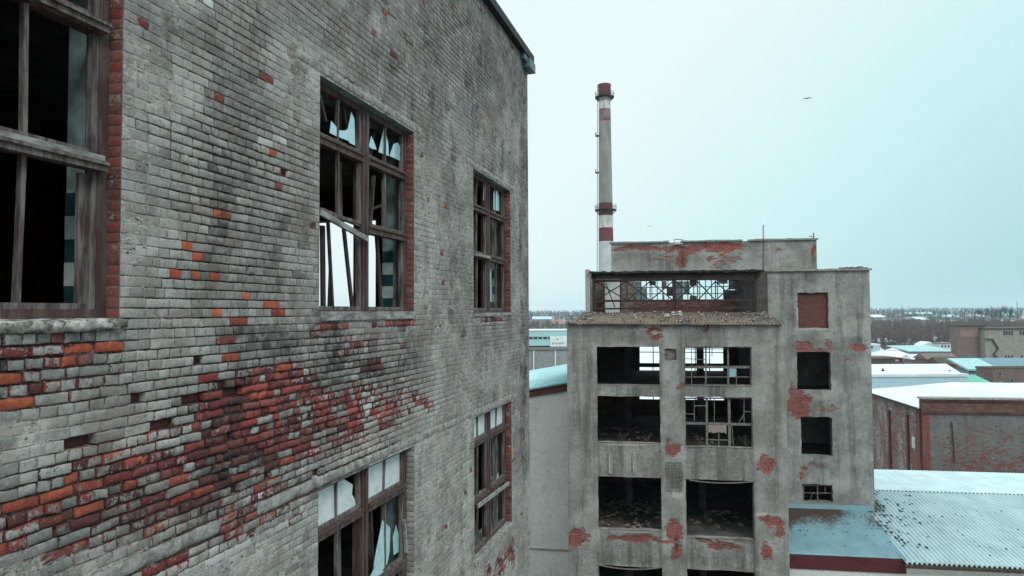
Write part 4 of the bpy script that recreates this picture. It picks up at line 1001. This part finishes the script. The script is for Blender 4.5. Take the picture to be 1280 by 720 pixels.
for k in range(2): mb.bar((-cr(0) - .35 + 0, -.25 + .5 * k, 2), (-cr(ct.z) - .3, -.25 + .5 * k, ct.z), .06)
for k in range(110): z = 3 + (ct.z - 4) * k / 110; x = -(cr(0) + .35 + (cr(ct.z) - cr(0) - .05) * z / ct.z); mb.bar((x, -.25, z), (x, .25, z), .04)
mb.build('ladder', M['steel'], ch)
mb = MB()
for py in (170, 216): z = zy(py); mb.box(-cr(z) - .75, -cr(z), -.4, .4, z - .1, z + .15); mb.box(-cr(z) - .75, -cr(z) - .65, -.4, .4, z, z + .8)
mb.build('rest_bracket', M['steel'], ch)

# ================================================================== LOW BUILDINGS beside the concrete one
PX0 = -21.5
lb = yard('rendered_building', 'low pale rendered building with a frosted teal roof beside the brick corner', 'building')
PY = 6.5
za = F(664, 487.5, PY); zc_ = F(709, 480, PY); sl = (zc_[1] - za[1]) / (zc_[0] - za[0]); xr = XL - .05 + .0
zz = lambda x: za[1] + sl * (x - za[0])
x0_, x1_ = za[0] - 12, F(712, 480, PY)[0]
MB().quadbox([(x0_, PY, 0), (x1_, PY, 0), (x1_, PY + 13, 0), (x0_, PY + 13, 0), (x0_, PY, zz(x0_)), (x1_, PY, zz(x1_)), (x1_, PY + 13, zz(x1_)), (x0_, PY + 13, zz(x0_))]).build('wall', M['pale'], lb)
hb = .42
MB().quadbox([(x0_, PY - .12, zz(x0_) - hb), (x1_, PY - .12, zz(x1_) - hb), (x1_, PY - .003, zz(x1_) - hb), (x0_, PY - .003, zz(x0_) - hb), (x0_, PY - .12, zz(x0_) - .02), (x1_, PY - .12, zz(x1_) - .02), (x1_, PY - .003, zz(x1_) - .02), (x0_, PY - .003, zz(x0_) - .02)]).build('cornice', M['dark_brick'], lb)
zbk = F(690, 458, PY + 13)[1]
zmid = zz(F(690, 480, PY)[0])
def rfz(x, y): return zz(x) + .02 + (zbk - zmid) * (y - PY) / 13
mesh_np('roof', [(x0_, PY - .25, rfz(x0_, PY)), (x1_, PY - .25, rfz(x1_, PY)), (x1_, PY + 13.2, rfz(x1_, PY + 13)), (x0_, PY + 13.2, rfz(x0_, PY + 13)),
                 (x0_, PY - .25, rfz(x0_, PY) + .16), (x1_, PY - .25, rfz(x1_, PY) + .16), (x1_, PY + 13.2, rfz(x1_, PY + 13) + .16), (x0_, PY + 13.2, rfz(x0_, PY + 13) + .16)],
        [[3, 2, 1, 0], [4, 5, 6, 7], [0, 1, 5, 4], [1, 2, 6, 5], [2, 3, 7, 6], [3, 0, 4, 7]], [M['roof_snowteal']], lb)
MB().box(x0_, x1_, PY - .05, PY - .002, F(690, 688, PY)[1], F(690, 686, PY)[1]).build('ledge', M['lintel'], lb)
cv = thing('bare_creeper', 'leafless creeper twigs at the foot of the pale rendered wall', 'creeper', W3(F(690, 715, PY - .1)[0], PY - .12, 0))
mb = MB(); zc0 = F(690, 730, PY)[1]
for k in range(4): mb.bar((-.1 * k, 0, 0), (-.1 * k + .1, 0, zc0), .03)
shrub_mb(mb, (0, 0, zc0), 1.5, 6, 77, .02, .9); mb.build('stems', M['twig'], cv)

# corrugated sheds
sb = yard('corrugated_shed', 'shed with blue teal corrugated roof and maroon fascia below the small tower window', 'shed')
e0 = F(986, 690, .3); e1 = F(1131, 700.5, .3); r0 = F(986, 633, TY - .05); r1 = F(1091, 639, TY - .05); ez = (e0[1] + e1[1]) / 2; rz_ = (r0[1] + r1[1]) / 2
dv_ = math.tan(R(5))
corr('roof', (XR + .02, .3, ez), (e1[0], .3, ez), (e1[0] , TY - .05, rz_), (XR + .02, TY - .05, rz_), 62, .022, [M['roof_blue']], sb, lambda u, v: np.clip((v - .45) * 2.4 * (1.35 - u) + (fbm(u * 8, v * 4, 0, 3, 4) - .5) * 1.1, -.3, 1), rows=40, sub=6)
MB().box(XR + .02, e1[0] + .05, .26, .30, ez - .75, ez - .06).build('fascia', M['maroon'], sb)
MB().box(XR + .06, e1[0], .32, TY - .06, 0, ez - .12).build('wall', M['pale'], sb)
MB().box(XR + .01, r1[0] + .02, TY - .12, TY - .02, rz_ - .02, rz_ + .22).build('flashing', M['roof_blue'], sb)
lumps('rubble', 130, lambda r: (lambda x, y: (x, y, ez + (rz_ - ez) * (y - .3) / (TY - .35) + .02))(r.uniform(XR + .1, XR + 5.6), TY - .2 - abs(r.gauss(0, 1.5)) % 4.4), .045, M['rubble'], sb, 41)
wb = yard('corrugated_warehouse', 'wide shed with pale teal corrugated roof strewn with dark debris at the right', 'warehouse')
WY0 = .0; e = F(1200, 706.5, WY0); ez2 = e[1]; xl2 = F(1131, 700, WY0)[0]; xr2 = xl2 + 26
WY1 = 8.6; rz2 = F(1185, 616, WY1)[1]; WY2 = 14.0; rz3 = F(1185, 589, WY2)[1]
sk = -math.tan(R(5.5)) * (WY1 - WY0)         # sheets laid slightly off square
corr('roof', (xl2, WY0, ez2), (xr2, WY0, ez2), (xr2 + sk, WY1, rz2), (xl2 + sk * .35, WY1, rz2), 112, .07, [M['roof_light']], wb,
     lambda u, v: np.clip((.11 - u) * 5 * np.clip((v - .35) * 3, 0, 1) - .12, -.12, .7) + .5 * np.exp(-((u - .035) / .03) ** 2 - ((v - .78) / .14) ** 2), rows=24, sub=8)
corr('roof', (xl2 + sk * .35 - .6, WY1 + .03, rz2 + .05), (xr2, WY1 + .03, rz2 + .05), (xr2, WY2, rz3), (xl2 - 2.4, WY2, rz3), 130, .02, [M['roof_light']], wb, lambda u, v: -.2 + .5 * np.clip((.04 - u) * 10, 0, 1) * (v < .4), rows=10, sub=4)
MB().box(xl2 + .1, xr2, .3, WY2, 0, ez2 - .2).build('wall', M['pale'], wb)
MB().box(xl2 - .05, xr2, -.12, -.04, ez2 - .24, ez2 - .08).build('gutter', M['steel'], wb)
def on_w(x, y): return ez2 + (rz2 - ez2) * (y - WY0) / (WY1 - WY0) + .03
def dbr(r):
    y = r.uniform(1.5, 8.3); x = xl2 - .3 - y * .03 + abs(r.gauss(0, 1)) * (1.6 if y > 4 else 1.0) + .1; return (x, y, on_w(x, y) + .02)
lumps('rubble', 190, dbr, .062, M['black'], wb, 51)
lumps('rubble', 60, lambda r: (lambda x, y: (x, y, on_w(x, y) + .02))(xl2 + r.gauss(4.2, 1.6) if r.random() < .7 else xl2 + r.uniform(0, 9), r.uniform(1, 7)), .04, M['rubble'], wb, 52)

# ================================================================== BRICK WAREHOUSE with snow
bw = yard('brick_warehouse', 'red brick warehouse with snow covered roof and patchy grey plaster at the right', 'warehouse')
VY = 24.0
vx0 = F(1152.5, 520, VY)[0]; vz = F(1215, 499.5, VY)[1]; vx1 = vx0 + 34
zf = F(1215, 516, VY)[1]; VD = 13.5
M['conc_pink'] = mat_concrete('washed_plaster', (.185, .195, .19), (.15, .155, .152), True, .3)
def ww(x, z):
    px, py = L2P(x, z, VY); w = np.zeros((len(x), 4)); n = fbm(x * .9, z * 1.8, 0, 6, 4)
    w[:, 0] = np.where(z > zf, .62, np.where(x < vx0 + .62, 1, .16 + .45 * np.clip((py - 520) / 60, 0, 1) * n * 1.5 * np.clip((px - 1150) / 60, 0, 1))); w[:, 1] = .35 + .3 * (z > zf); return w
thick_wall('wall', vx0, vx1, 0, vz, VY, VY + .5, [], .22, [M['conc_pink'], M['dark_brick'], M['dark_brick']], bw, ww)
mb = MB(); mb.box(vx0 - .05, vx1, VY - .14, VY - .003, zf - .1, zf + .1); mb.box(vx0 - .05, vx1, VY - .1, VY - .003, vz - .2, vz - .0)
mb.build('cornice', M['dark_brick'], bw)
MB().box(vx0 - .1, vx1, VY - .18, VY + .7, vz, vz + .14).build('coping', M['lintel'], bw)
p = F(1189, 527, VY); q = F(1193, 577, VY); MB().bar((p[0], VY - .1, p[1]), (q[0], VY - .1, q[1]), .07).build('pipe', M['steel'], bw)
zl = F(1152, 511.5, VY)[1]
sw = thick_wall('side_wall', 0, VD, 0, zl, 0, .5, [], .25, [M['conc_pink'], M['dark_brick'], M['dark_brick']], bw, lambda x, z: np.stack([.22 + .5 * fbm(x * .7, z * .5, 0, 16, 4) + .5 * (x < 1.2), .25 + .8 * (fbm(x * 1.5, z * .3, 0, 5, 3)), .35 * (fbm(x * 2.5, z * .4, 0, 55, 3) > .55), 0 * x], -1))
# local x of this wall runs away from the camera: x -> yard y
sw.rotation_euler = (0, 0, R(90)); sw.location = (vx0, VY + .05, 0); sw.scale = (1, -1, 1)
me = sw.data; me.flip_normals()
for k, (a, b) in enumerate(((1135, 585), (1118, 585), (1105, 585))):
    y = VY + (2.6, 6.6, 11.2)[k]; MB().box(vx0 - .16, vx0 - .003, y, y + .35, 0, zl - .9 - k * .15).build('pilaster', M['dark_brick'], bw)
MB().box(vx0 - .012, vx0 - .003, VY + 1.5, VY + 2.1, F(1152, 570, VY)[1] + .3, F(1152, 560, VY)[1] + .6).build('patch', M['white_tile'], bw)
xs = np.linspace(0, 34, 60); ys = np.linspace(0, VD, 40); X, Y = np.meshgrid(xs, ys, indexing='ij')
zr_end = F(1200, 479, VY + VD)[1]
ridge = 9.0
Z = np.where(X < ridge, zl + (vz + .05 - zl) * X / ridge, vz + .05) + .08 * (fbm(X * .5, Y * .5, 0, 3, 4) - .5)
nz = 40; i, j = np.meshgrid(np.arange(59), np.arange(39), indexing='ij'); a = (i * nz + j).ravel()
mesh_np('roof', np.stack([X + vx0 - .25, Y + VY + .45, Z], -1).reshape(-1, 3), np.stack([a, a + nz, a + nz + 1, a + 1], -1), [M['snow']], bw, None, True)
MB().box(vx0 - .32, vx0 - .25, VY + .2, VY + VD, zl - .12, zl + .1).build('gutter', M['black'], bw)

# ================================================================== FAR BUILDINGS
def matc(name, c, c2=None, sc=1.0): 
    if name not in M: M[name] = simple(name, c, c2, sc, .85, .2)
    return M[name]
matc('far_brown', (.13, .10, .09), (.17, .13, .12)); matc('far_pink', (.26, .15, .14), (.20, .13, .12)); matc('far_olive', (.20, .20, .175), (.26, .26, .23)); matc('far_red', (.20, .05, .055), (.14, .04, .045)); matc('far_blue', (.14, .24, .28), (.12, .2, .24))
matc('far_paleblue', (.36, .50, .55), (.32, .45, .5)); matc('far_teal', (.24, .42, .44), (.32, .50, .51)); matc('far_dark', (.05, .055, .045), (.08, .075, .06)); matc('far_green', (.10, .34, .26), (.14, .38, .30)); matc('far_white', (.6, .66, .67), (.5, .56, .57)); matc('far_window', (.02, .022, .025)); matc('far_greenwin', (.09, .13, .13), (.13, .17, .16)); matc('far_grey', (.22, .235, .24), (.17, .18, .185))

def fb(name, label, cat, px0, px1, ytop, Y, depth, wallm, roof=None, roofm='snow', rise=0, over=.3, wins=(), winm='far_window', group=None, hip=False, ridge='x'):
    """a building far off: front wall from pixel columns px0..px1, its eaves at pixel row ytop, Y metres ahead"""
    p0, p1 = at(px0, ytop, Y), at(px1, ytop, Y); h = (p0.z + p1.z) / 2; w = p1.x - p0.x
    depth *= .45 if Y < 600 else 1
    t = thing(name, label, cat, (p0.x, Y, 0), 0, group)
    MB().box(0, w, 0, depth, 0, h).build('wall', M[wallm], t)
    if roof == 'flat': MB().box(-over, w + over, -over, depth + over, h, h + .35).build('roof', M[roofm], t)
    if roof in ('gable', 'hip'):
        mb = MB(); o = over; ins = (w * .3 if roof == 'hip' else 0)
        if ridge == 'x':
            b = [(-o, -o, h), (w + o, -o, h), (w + o, depth + o, h), (-o, depth + o, h)]; r0, r1 = (-o + ins, depth / 2, h + rise), (w + o - ins, depth / 2, h + rise)
            mb.poly([b[0], b[1], r1, r0]); mb.poly([b[2], b[3], r0, r1]); mb.poly([b[3], b[0], r0]); mb.poly([b[1], b[2], r1])
        else:
            b = [(-o, -o, h), (w + o, -o, h), (w + o, depth + o, h), (-o, depth + o, h)]; r0, r1 = (w / 2, -o + ins, h + rise), (w / 2, depth + o - ins, h + rise)
            mb.poly([b[1], b[2], r1, r0]); mb.poly([b[3], b[0], r0, r1]); mb.poly([b[0], b[1], r0]); mb.poly([b[2], b[3], r1])
        mb.poly([b[3], b[2], b[1], b[0]]); mb.build('roof', M[roofm], t)
    if roof == 'shed':
        MB().quadbox([(-over, -over, h), (w + over, -over, h), (w + over, depth + over, h + rise), (-over, depth + over, h + rise), (-over, -over, h + .3), (w + over, -over, h + .3), (w + over, depth + over, h + rise + .3), (-over, depth + over, h + rise + .3)]).build('roof', M[roofm], t)
    for (a, y0, b, y1) in wins:
        q0, q1 = at(a, y0, Y), at(b, y1, Y); xx0, xx1 = q0.x - p0.x, q1.x - p0.x; d = .12
        wn = MB(); wn.box(xx0, xx1, -.05, -.004, q1.z, q0.z); wo = wn.build('window', M[winm], t)
        fr_ = MB(); fw = .08
        fr_.box(xx0 - fw, xx0, -.08, -.003, q1.z - fw, q0.z + fw); fr_.box(xx1, xx1 + fw, -.08, -.003, q1.z - fw, q0.z + fw); fr_.box(xx0, xx1, -.08, -.003, q0.z, q0.z + fw); fr_.box(xx0, xx1, -.08, -.003, q1.z - fw, q1.z)
        fr_.build('frame', M['far_grey'], wo)
    return t
# right side
fb('metal_hall', 'long pale blue metal hall with snowy roof just behind the brick warehouse', 'hall', 1040, 1209, 471, 92, 10, 'far_paleblue', 'flat', 'snow', over=.15)
gh = fb('gabled_barn', 'low barn with broad snowy gable roof and a dark gable opening', 'barn', 1096, 1198, 467.5, 108, 16, 'far_paleblue', 'gable', 'snow', 1.3, ridge='x', over=.4)
g0 = at(1100, 468, 108); tri = MB(); bx = at(1096, 468, 108).x
tri.prism([(at(1097.5, 468, 108).x - bx, g0.z + .1), (at(1106.5, 468, 108).x - bx, g0.z + .1), (at(1101.5, 459, 108).x - bx, at(1101, 459.5, 108).z)], -.46, -.41); tri.build('gable_vent', M['black'], gh)
MB().box(at(1190, 468, 108).x - bx, at(1191.2, 468, 108).x - bx, .5, .8, g0.z, at(1190, 464, 108).z + .1).build('flue', M['black'], gh)
fb('long_shed', 'dark olive shed behind the snowy barn, hidden partly by the tower', 'shed', 1050, 1119, 448.5, 135, 9, 'far_dark', 'flat', 'far_brown', over=.2)
fb('brick_house', 'small red brick house with snowy hipped roof near the tower', 'house', 1100, 1140, 446.5, 170, 14, 'far_red', 'hip', 'snow', 1.5, over=.9, wins=((1119, 449.5, 1123, 451.5), (1129, 448.5, 1134, 451.5)), winm='far_white')
fb('white_block', 'small pale blue block beside the right edge of the tower', 'building', 1080, 1100, 431.5, 200, 9, 'far_paleblue', 'flat', 'far_white', over=.1, wins=((1088, 433, 1091, 435),))
fb('flat_depot', 'long low depot with frosted pale roof in front of the olive factory block', 'depot', 1137, 1190, 440, 205, 26, 'far_grey', 'shed', 'far_teal', 1.1, wins=((1142, 441.5, 1145, 443.5), (1150, 441.5, 1153, 443.5)))
fb('snowy_hut', 'tiny hut with snow heaped roof left of the brown brick rows', 'hut', 1141, 1154, 449, 160, 8, 'far_brown', 'gable', 'snow', 1.1, over=.5)
fb('white_villa', 'white two storey house with a row of small windows beyond the depot', 'house', 1174, 1192, 429.5, 270, 10, 'far_white', 'flat', 'far_grey', over=.3, wins=((1177, 431.5, 1178.5, 434), (1181, 431.5, 1182.5, 434), (1185, 431.5, 1186.5, 434), (1189, 431.5, 1190.5, 434)))
fb('slant_house', 'house with a long slanting snow covered roof left of the white villa', 'house', 1150, 1174, 433.5, 280, 12, 'far_grey', 'gable', 'snow', 2.1, over=.8, ridge='y')
fb('brown_rowhouse', 'brown brick row house with snow strip roof beneath the olive factory block', 'house', 1160, 1196, 449, 140, 10, 'far_brown', 'gable', 'far_brown', 1.1, over=.4, wins=((1166, 451, 1169, 454),))
fb('pink_house', 'pinkish brick house with two panes in front of the olive factory block', 'house', 1175, 1216, 455.5, 128, 9, 'far_pink', 'gable', 'far_dark', 1.3, over=.3, wins=((1180, 457.5, 1184, 461),))
rt = random.Random(44); TOWN = [('low brick shed', 'far_brown', 'snow'), ('grey lean roofed store', 'far_grey', 'far_dark'), ('pale plastered hut', 'far_white', 'snow'), ('small red outhouse', 'far_red', 'far_brown'), ('teal roofed garage', 'far_grey', 'far_teal')]
ADJ = ['nearest', 'second', 'third', 'fourth', 'farthest']
for k in range(45):
    Yk = 125 + 5.5 * k + rt.random() * 6; x0 = rt.uniform(1088, 1275); w = rt.uniform(.6, 1.5) * 9 * 853 / Yk * .9; hh = rt.uniform(2.6, 4.6); y0 = 388 + (20 - hh) * 853 / Yk
    nm, wm_, rm = TOWN[k % 5]
    fb('town_house', ADJ[k // 9] + ' ' + nm + ' in the jumble of roofs beyond the snowy barn', 'house', x0, x0 + w, y0, Yk, 14, wm_, rt.choice(('gable', 'gable', 'hip')), rm, rt.uniform(1.2, 2.2), over=.4, group='small houses of the town', ridge=rt.choice('xy'))
# four storey factory block
fbk = fb('brown_factory', 'brown four storey brick block with a pinkish upper band on the skyline at right', 'building', 1196, 1231, 407.5, 185, 6, 'far_brown', 'flat', 'far_dark', over=.25)
P0 = at(1192, 407, 185)
q0, q1 = at(1196, 413, 185), at(1226, 421.5, 185); MB().box(q0.x - P0.x, q1.x - P0.x, -.08, -.003, q1.z, q0.z).build('brick_band', M['far_pink'], fbk)
for k in range(4):
    q0, q1 = at(1196 + k * 8.6, 443, 185), at(1202 + k * 8.6, 449, 185); MB().box(q0.x - P0.x, q1.x - P0.x, -.06, -.003, q1.z, q0.z).build('window', M['far_greenwin'], fbk)
wn = [(x, 414, x + 2.0, 418.5) for x in (1254, 1257.3, 1260.6, 1263.9, 1274.5, 1277.8)] + [(x, 444.5, x + 2.2, 449.5) for x in (1256, 1260, 1264, 1276)]
of = fb('olive_factory', 'olive grey factory with paired black windows and a zigzag crack at the right edge', 'building', 1231, 1330, 411.5, 183, 24, 'far_olive', 'flat', 'far_dark', over=.3, wins=wn)
P0 = at(1231, 411, 183); mb = MB(); pr = None
for x, y in ((1231, 423.5), (1240, 424), (1247, 436), (1241, 443), (1250, 450)):
    q = at(x, y, 183); p = (q.x - P0.x, -.25, q.z)
    if pr: mb.bar(pr, p, .32)
    pr = p
mb.build('stair_rail', M['far_dark'], of)
fb('teal_workshop', 'blue grey workshop with pale teal roof below the olive factory', 'workshop', 1211, 1243, 463, 120, 10, 'far_blue', 'shed', 'far_teal', 1.5, over=.5, wins=((1234, 470, 1239, 474),))
fb('teal_annex', 'long annex with darker teal roof running out of frame at the right', 'annex', 1243, 1320, 461, 124, 12, 'far_blue', 'shed', 'far_blue', 1.3, over=.3)
fb('brown_outbuilding', 'weathered brown brick outbuilding at the right edge behind the snowy warehouse roof', 'outbuilding', 1241, 1320, 460, 100, 8, 'far_brown', 'shed', 'far_brown', -.3, over=.1, wins=((1248, 466, 1251, 469), (1263, 474, 1266, 477)))
fb('green_shed', 'small shed with mint green roof between workshop and warehouse', 'shed', 1208, 1240, 482, 97, 8, 'far_grey', 'shed', 'far_green', .9, over=.1)
# left gap
lg = fb('teal_plant', 'distant teal and white plant with ribbon windows seen beside the brick corner', 'building', 600, 712, 413.5, 310, 40, 'far_teal', 'flat', 'far_white', over=.3)
P0 = at(600, 413, 310)
def lgp(x0, y0, x1, y1, m, d=-.15, nm='window_band'):
    a, b = at(x0, y0, 310), at(x1, y1, 310); MB().box(a.x - P0.x, b.x - P0.x, d, -.003, b.z, a.z).build(nm, M[m], lg)
lgp(604, 421.5, 687, 423.8, 'far_window'); lgp(604, 432.5, 687, 434.5, 'far_window'); lgp(687.5, 420, 709, 433, 'far_white', -.5, 'panel'); lgp(689, 434, 695, 437.5, 'far_red', -.6, 'door'); lgp(604, 436.5, 712, 441, 'far_blue', -.3, 'plinth'); lgp(696, 423.5, 698, 424.8, 'far_dark', -.55, 'sign')
for k in range(6): lgp(690 + k * 2.6, 428, 691.5 + k * 2.6, 430.3, 'far_grey', -.56, 'sign')
for k in range(14): lgp(606 + k * 6, 421.5, 606.8 + k * 6, 423.8, 'far_white', -.2, 'mullion')
gw = fb('grey_depot', 'long grey depot wall with thin white downpipes beyond the teal roof', 'depot', 580, 716, 438.5, 215, 30, 'far_grey', 'flat', 'far_dark', over=.2)
P0 = at(580, 438, 215)
for x in (667, 694): q = at(x, 440, 215); MB().box(q.x - P0.x - .18, q.x - P0.x + .18, -.4, -.05, 0, q.z + .5).build('downpipe', M['far_white'], gw)

# ================================================================== GROUND, HILLS, WOODS
def ground_z(x, y):
    d = np.hypot(x, y); return np.clip((d - 900) / 2600, 0, 1) ** 1.3 * 13 + np.clip((d - 600) / 800, 0, 1) * 5 * (fbm(x / 500, y / 500, 0, 44, 3) - .35)
n = NT('winter_ground')
nl = n.noise(.012, 6, .65); nf = n.noise(.15, 6, .7); nd = n.noise(.004, 5, .6, w=50)
g = n.mix(n.ss(nf, .4, .6), (.085, .07, .06), (.13, .115, .10))
g = n.mix(n.ss(n.m('ADD', n.m('MULTIPLY', nl, .6), n.m('MULTIPLY', nd, .5)), .58, .64), g, (.55, .60, .61)); M['ground'] = n.out(g, .95)
gx = np.concatenate([np.linspace(-4500, -400, 30), np.linspace(-350, 500, 60), np.linspace(560, 4500, 34)]); gy = np.concatenate([np.linspace(-600, -60, 6), np.linspace(-40, 700, 60), np.linspace(730, 5200, 70)])
X, Y = np.meshgrid(gx, gy, indexing='ij'); Z = ground_z(X, Y); nz = len(gy)
i, j = np.meshgrid(np.arange(len(gx) - 1), np.arange(nz - 1), indexing='ij'); a = (i * nz + j).ravel()
tag(mesh_np('ground', np.stack([X, Y, Z], -1).reshape(-1, 3), np.stack([a, a + nz, a + nz + 1, a + 1], -1), [M['ground']], None, None, True), kind='structure')
tag(MB().poly([(0, 56, .012), (60, 56, .012), (150, 420, .012), (40, 420, .012)]).build('snow_field', M['snow']), kind='structure')

def wood(name, label, N, xr, yr, hr, seed, mat, px_rng=None):
    r = np.random.default_rng(seed); V = []; Fc = []
    for _ in range(N):
        Y = r.uniform(*yr); px = r.uniform(*xr)
        if (px < 745 or 770 < px < 925) and Y < 640: continue
        X = (px - 640) / FPX * Y; z = float(ground_z(np.array([X]), np.array([Y]))[0]); h = r.uniform(*hr); cw = h * r.uniform(.22, .38)
        b = len(V)
        V += [(X - h * .012, Y, z), (X + h * .012, Y, z), (X, Y, z + h * .8)]; Fc.append((b, b + 1, b + 2))
        for k in range(26):                   # fans of twigs: thin long triangles
            t = r.uniform(.2, .8); an = r.uniform(-1.2, 1.2); ry = r.uniform(-1, 1); L = cw * r.uniform(.7, 1.4)
            p = np.array([X, Y, z + h * t]); q = p + np.array([math.sin(an) * L, ry * L * .8, math.cos(an) * L * 1.1 + .1 * h])
            q[2] = min(q[2], z + h * r.uniform(.85, 1.05)); w_ = h * .013; b = len(V)
            V += [tuple(p + [-w_, 0, -w_]), tuple(p + [w_, 0, w_]), tuple(q)]; Fc.append((b, b + 1, b + 2))
    me = bpy.data.meshes.new(name); me.from_pydata(V, [], Fc); me.materials.append(mat); me.update()
    return tag(link(name, me), label, 'wood', kind='stuff')
matc('far_wood', (.075, .062, .058), (.11, .09, .08)); matc('far_wood_haze', (.028, .048, .065), (.04, .06, .08))  # ridge trees carry the haze blue in their base colour
wood('bare_wood', 'brown leafless wood filling the middle distance', 4200, (600, 1400), (290, 800), (7, 12), 3, M['far_wood'])
wood('hill_wood', 'leafless trees along the far ridge, painted haze blue', 5200, (560, 1420), (1000, 3700), (6, 17), 4, M['far_wood_haze'])

def tree(px, py0, py1, Y, name, label, mat, n=1, seed=1, spread=.35, zbase=None):
    p = at(px, py1, Y); z0 = 0 if zbase is None else zbase; h = at(px, py0, Y).z - z0
    t = thing(name, label, 'tree', (p.x, Y, z0)); tr = MB(); r = random.Random(seed); cr_ = MB()
    if n == 1:
        tr.bar((0, 0, 0), (.1, 0, h * .55), h * .03, taper=.6); tr.bar((.1, 0, h * .55), (0, .1, h * .95), h * .018, taper=.2)
        base = [(0, 0, h * (.3 + .06 * k)) for k in range(10)]
    else:
        tr.bar((0, 0, 0), (0, 0, h * .45), h * .03, taper=.7); base = [(0, 0, h * .42)] * n
    tr.build('trunk', mat, t)
    for k, b in enumerate(base):
        shrub_mb(cr_, b, (h - b[2]) * (1.1 if n > 1 else .75), 3 if n == 1 else 2, seed * 10 + k, h * .016, .8)
    cr_.build('crown', mat, t); return t
tree(1167, 455, 471, 104, 'bare_tree', 'leafless round tree standing in front of the snowy barn roof', M['twig'], 7, 5)
tree(1255, 469, 495, 96, 'bare_tree', 'pale leafless birch in front of the brown outbuilding at the right edge', M['birch'], 1, 6)
tree(1138, 420, 436, 230, 'bare_tree', 'slim pale tree standing alone before the brown wood near the tower', M['birch'], 1, 8)
for k, (px, py, Y, s) in enumerate(((1229, 384, 700, 3), (1262, 381, 760, 4), (1240, 383, 730, 5), (1250, 381, 740, 6), (1218, 385, 800, 9))):
    tree(px, py, 395, Y, 'ridge_tree', ('first', 'second', 'third', 'fourth', 'fifth')[[4, 0, 2, 3, 1].index(k) if k in (4, 0, 2, 3, 1) else k] + ' tall bare tree from the left on the ridge above the olive factory', M['far_wood_haze'], 5, 30 + s)
for k, (px, y0) in enumerate(((1127.5, 382), (1271, 376))):
    q = at(px, y0, 900 if k == 0 else 1100); t = thing('lattice_mast', ('short', 'tall')[k] + ' thin mast on the horizon ' + ('above the snowy barn' if k == 0 else 'above the olive factory'), 'mast', (q.x, q.y, 0))
    mb = MB(); hgt = q.z
    for s1, s2 in ((-1, -1), (1, -1), (0, 1)): mb.bar((s1 * .7, s2 * .7, 0), (0, 0, hgt), .35)
    mb.build('mast_legs', M['far_dark'], t)
# big sheds on the ridge
rr = random.Random(12)
rl = [(1092, 1108, 396.5, 1100, 'far_white', 'rounded white tank hall'), (1135, 1172, 392.5, 1500, 'far_teal', 'long mint roofed greenhouse'), (1178, 1200, 396, 1200, 'far_paleblue', 'pale arched store'), (1120, 1132, 395, 1400, 'far_pink', 'small pinkish block'),
      (1225, 1234, 395.5, 1100, 'far_white', 'tiny white farm shed'), (1252, 1276, 394, 1250, 'far_green', 'green roofed farm range'), (666, 690, 399, 1000, 'far_paleblue', 'pale blue shed'), (690, 706, 405, 700, 'far_pink', 'pinkish low works'), (1150, 1162, 400, 900, 'far_white', 'white low store'), (1112, 1122, 403, 800, 'far_grey', 'grey low cabin')]
for x0, x1, y, Y, m, nm in rl:
    side = 'beside the brick corner' if x0 < 720 else ('near the tower' if x1 < 1180 else 'toward the right edge')
    fb('distant_shed', nm + ' on the far ridge ' + side, 'shed', x0, x1, y, Y, 40, 'far_grey', 'gable', 'snow' if m in ('far_white',) else m, 4, over=.5, group='sheds scattered over the far ridge')

# ================================================================== BIRDS
def bird(px, py, Y, span, label, tilt):
    p = at(px, py, Y); t = thing('bird', label, 'bird', p); t.rotation_euler = (R(10), R(tilt), R(20))
    mb = MB(); s = span
    P = [(0, -.14 * s), (.16 * s, -.02 * s)]
    body = [(-.16, .0, 0), (0, .045, .01), (.2, .02, .0)]
    prof = [(.001, -.20), (.03, -.16), (.05, -.04), (.045, .08), (.02, .20), (.035, .30), (.001, .31)]
    for k in range(len(prof) - 1):
        pass
    n = 8; b = 0
    for r_, y in prof:
        for i in range(n):
            a = 2 * math.pi * i / n; mb.v.append((r_ * s * math.cos(a), -y * s, r_ * s * .8 * math.sin(a)))
    for k in range(len(prof) - 1):
        for i in range(n): j = (i + 1) % n; mb.f.append((k * n + i, k * n + j, (k + 1) * n + j, (k + 1) * n + i)); mb.m.append(0)
    mb.build('body', M['black'], t, smooth=True)
    for sg in (-1, 1):
        w = MB(); st = [(0.02, .0, .16), (.22, .055, .15), (.38, .02, .11), (.5, -.07, .02)]
        for k in range(3):
            (a, za_, ca), (c, zc2, cc) = st[k], st[k + 1]
            pts = [(sg * a * s, -ca * .5 * s, za_ * s), (sg * c * s, -cc * .5 * s, zc2 * s), (sg * c * s, cc * .6 * s, zc2 * s), (sg * a * s, ca * .6 * s, za_ * s)]
            up = [(x, y, z + .012 * s) for x, y, z in pts]; w.quadbox(pts + up)
        w.build('wing', M['black'], t)
bird(1009, 123, 55, .95, 'dark bird gliding high in the sky above the right end of the factory', -12)
bird(812, 283, 120, .95, 'tiny bird flying just right of the chimney', 8)

# ================================================================== HAZE
n = bpy.data.materials.new('haze_air'); n.use_nodes = True; nt = n.node_tree; nt.nodes.clear()
pv = nt.nodes.new('ShaderNodeVolumePrincipled'); pv.inputs['Color'].default_value = (.70, .87, .95, 1); pv.inputs['Density'].default_value = .00013; pv.inputs['Anisotropy'].default_value = .2
om = nt.nodes.new('ShaderNodeOutputMaterial'); nt.links.new(pv.outputs[0], om.inputs['Volume'])
hz_ = MB().box(-4600, 4600, -700, 5300, -5, 95).build('haze', n)
tag(hz_, kind='stuff'); hz_['label'] = 'thin pale winter haze'; hz_['category'] = 'haze'
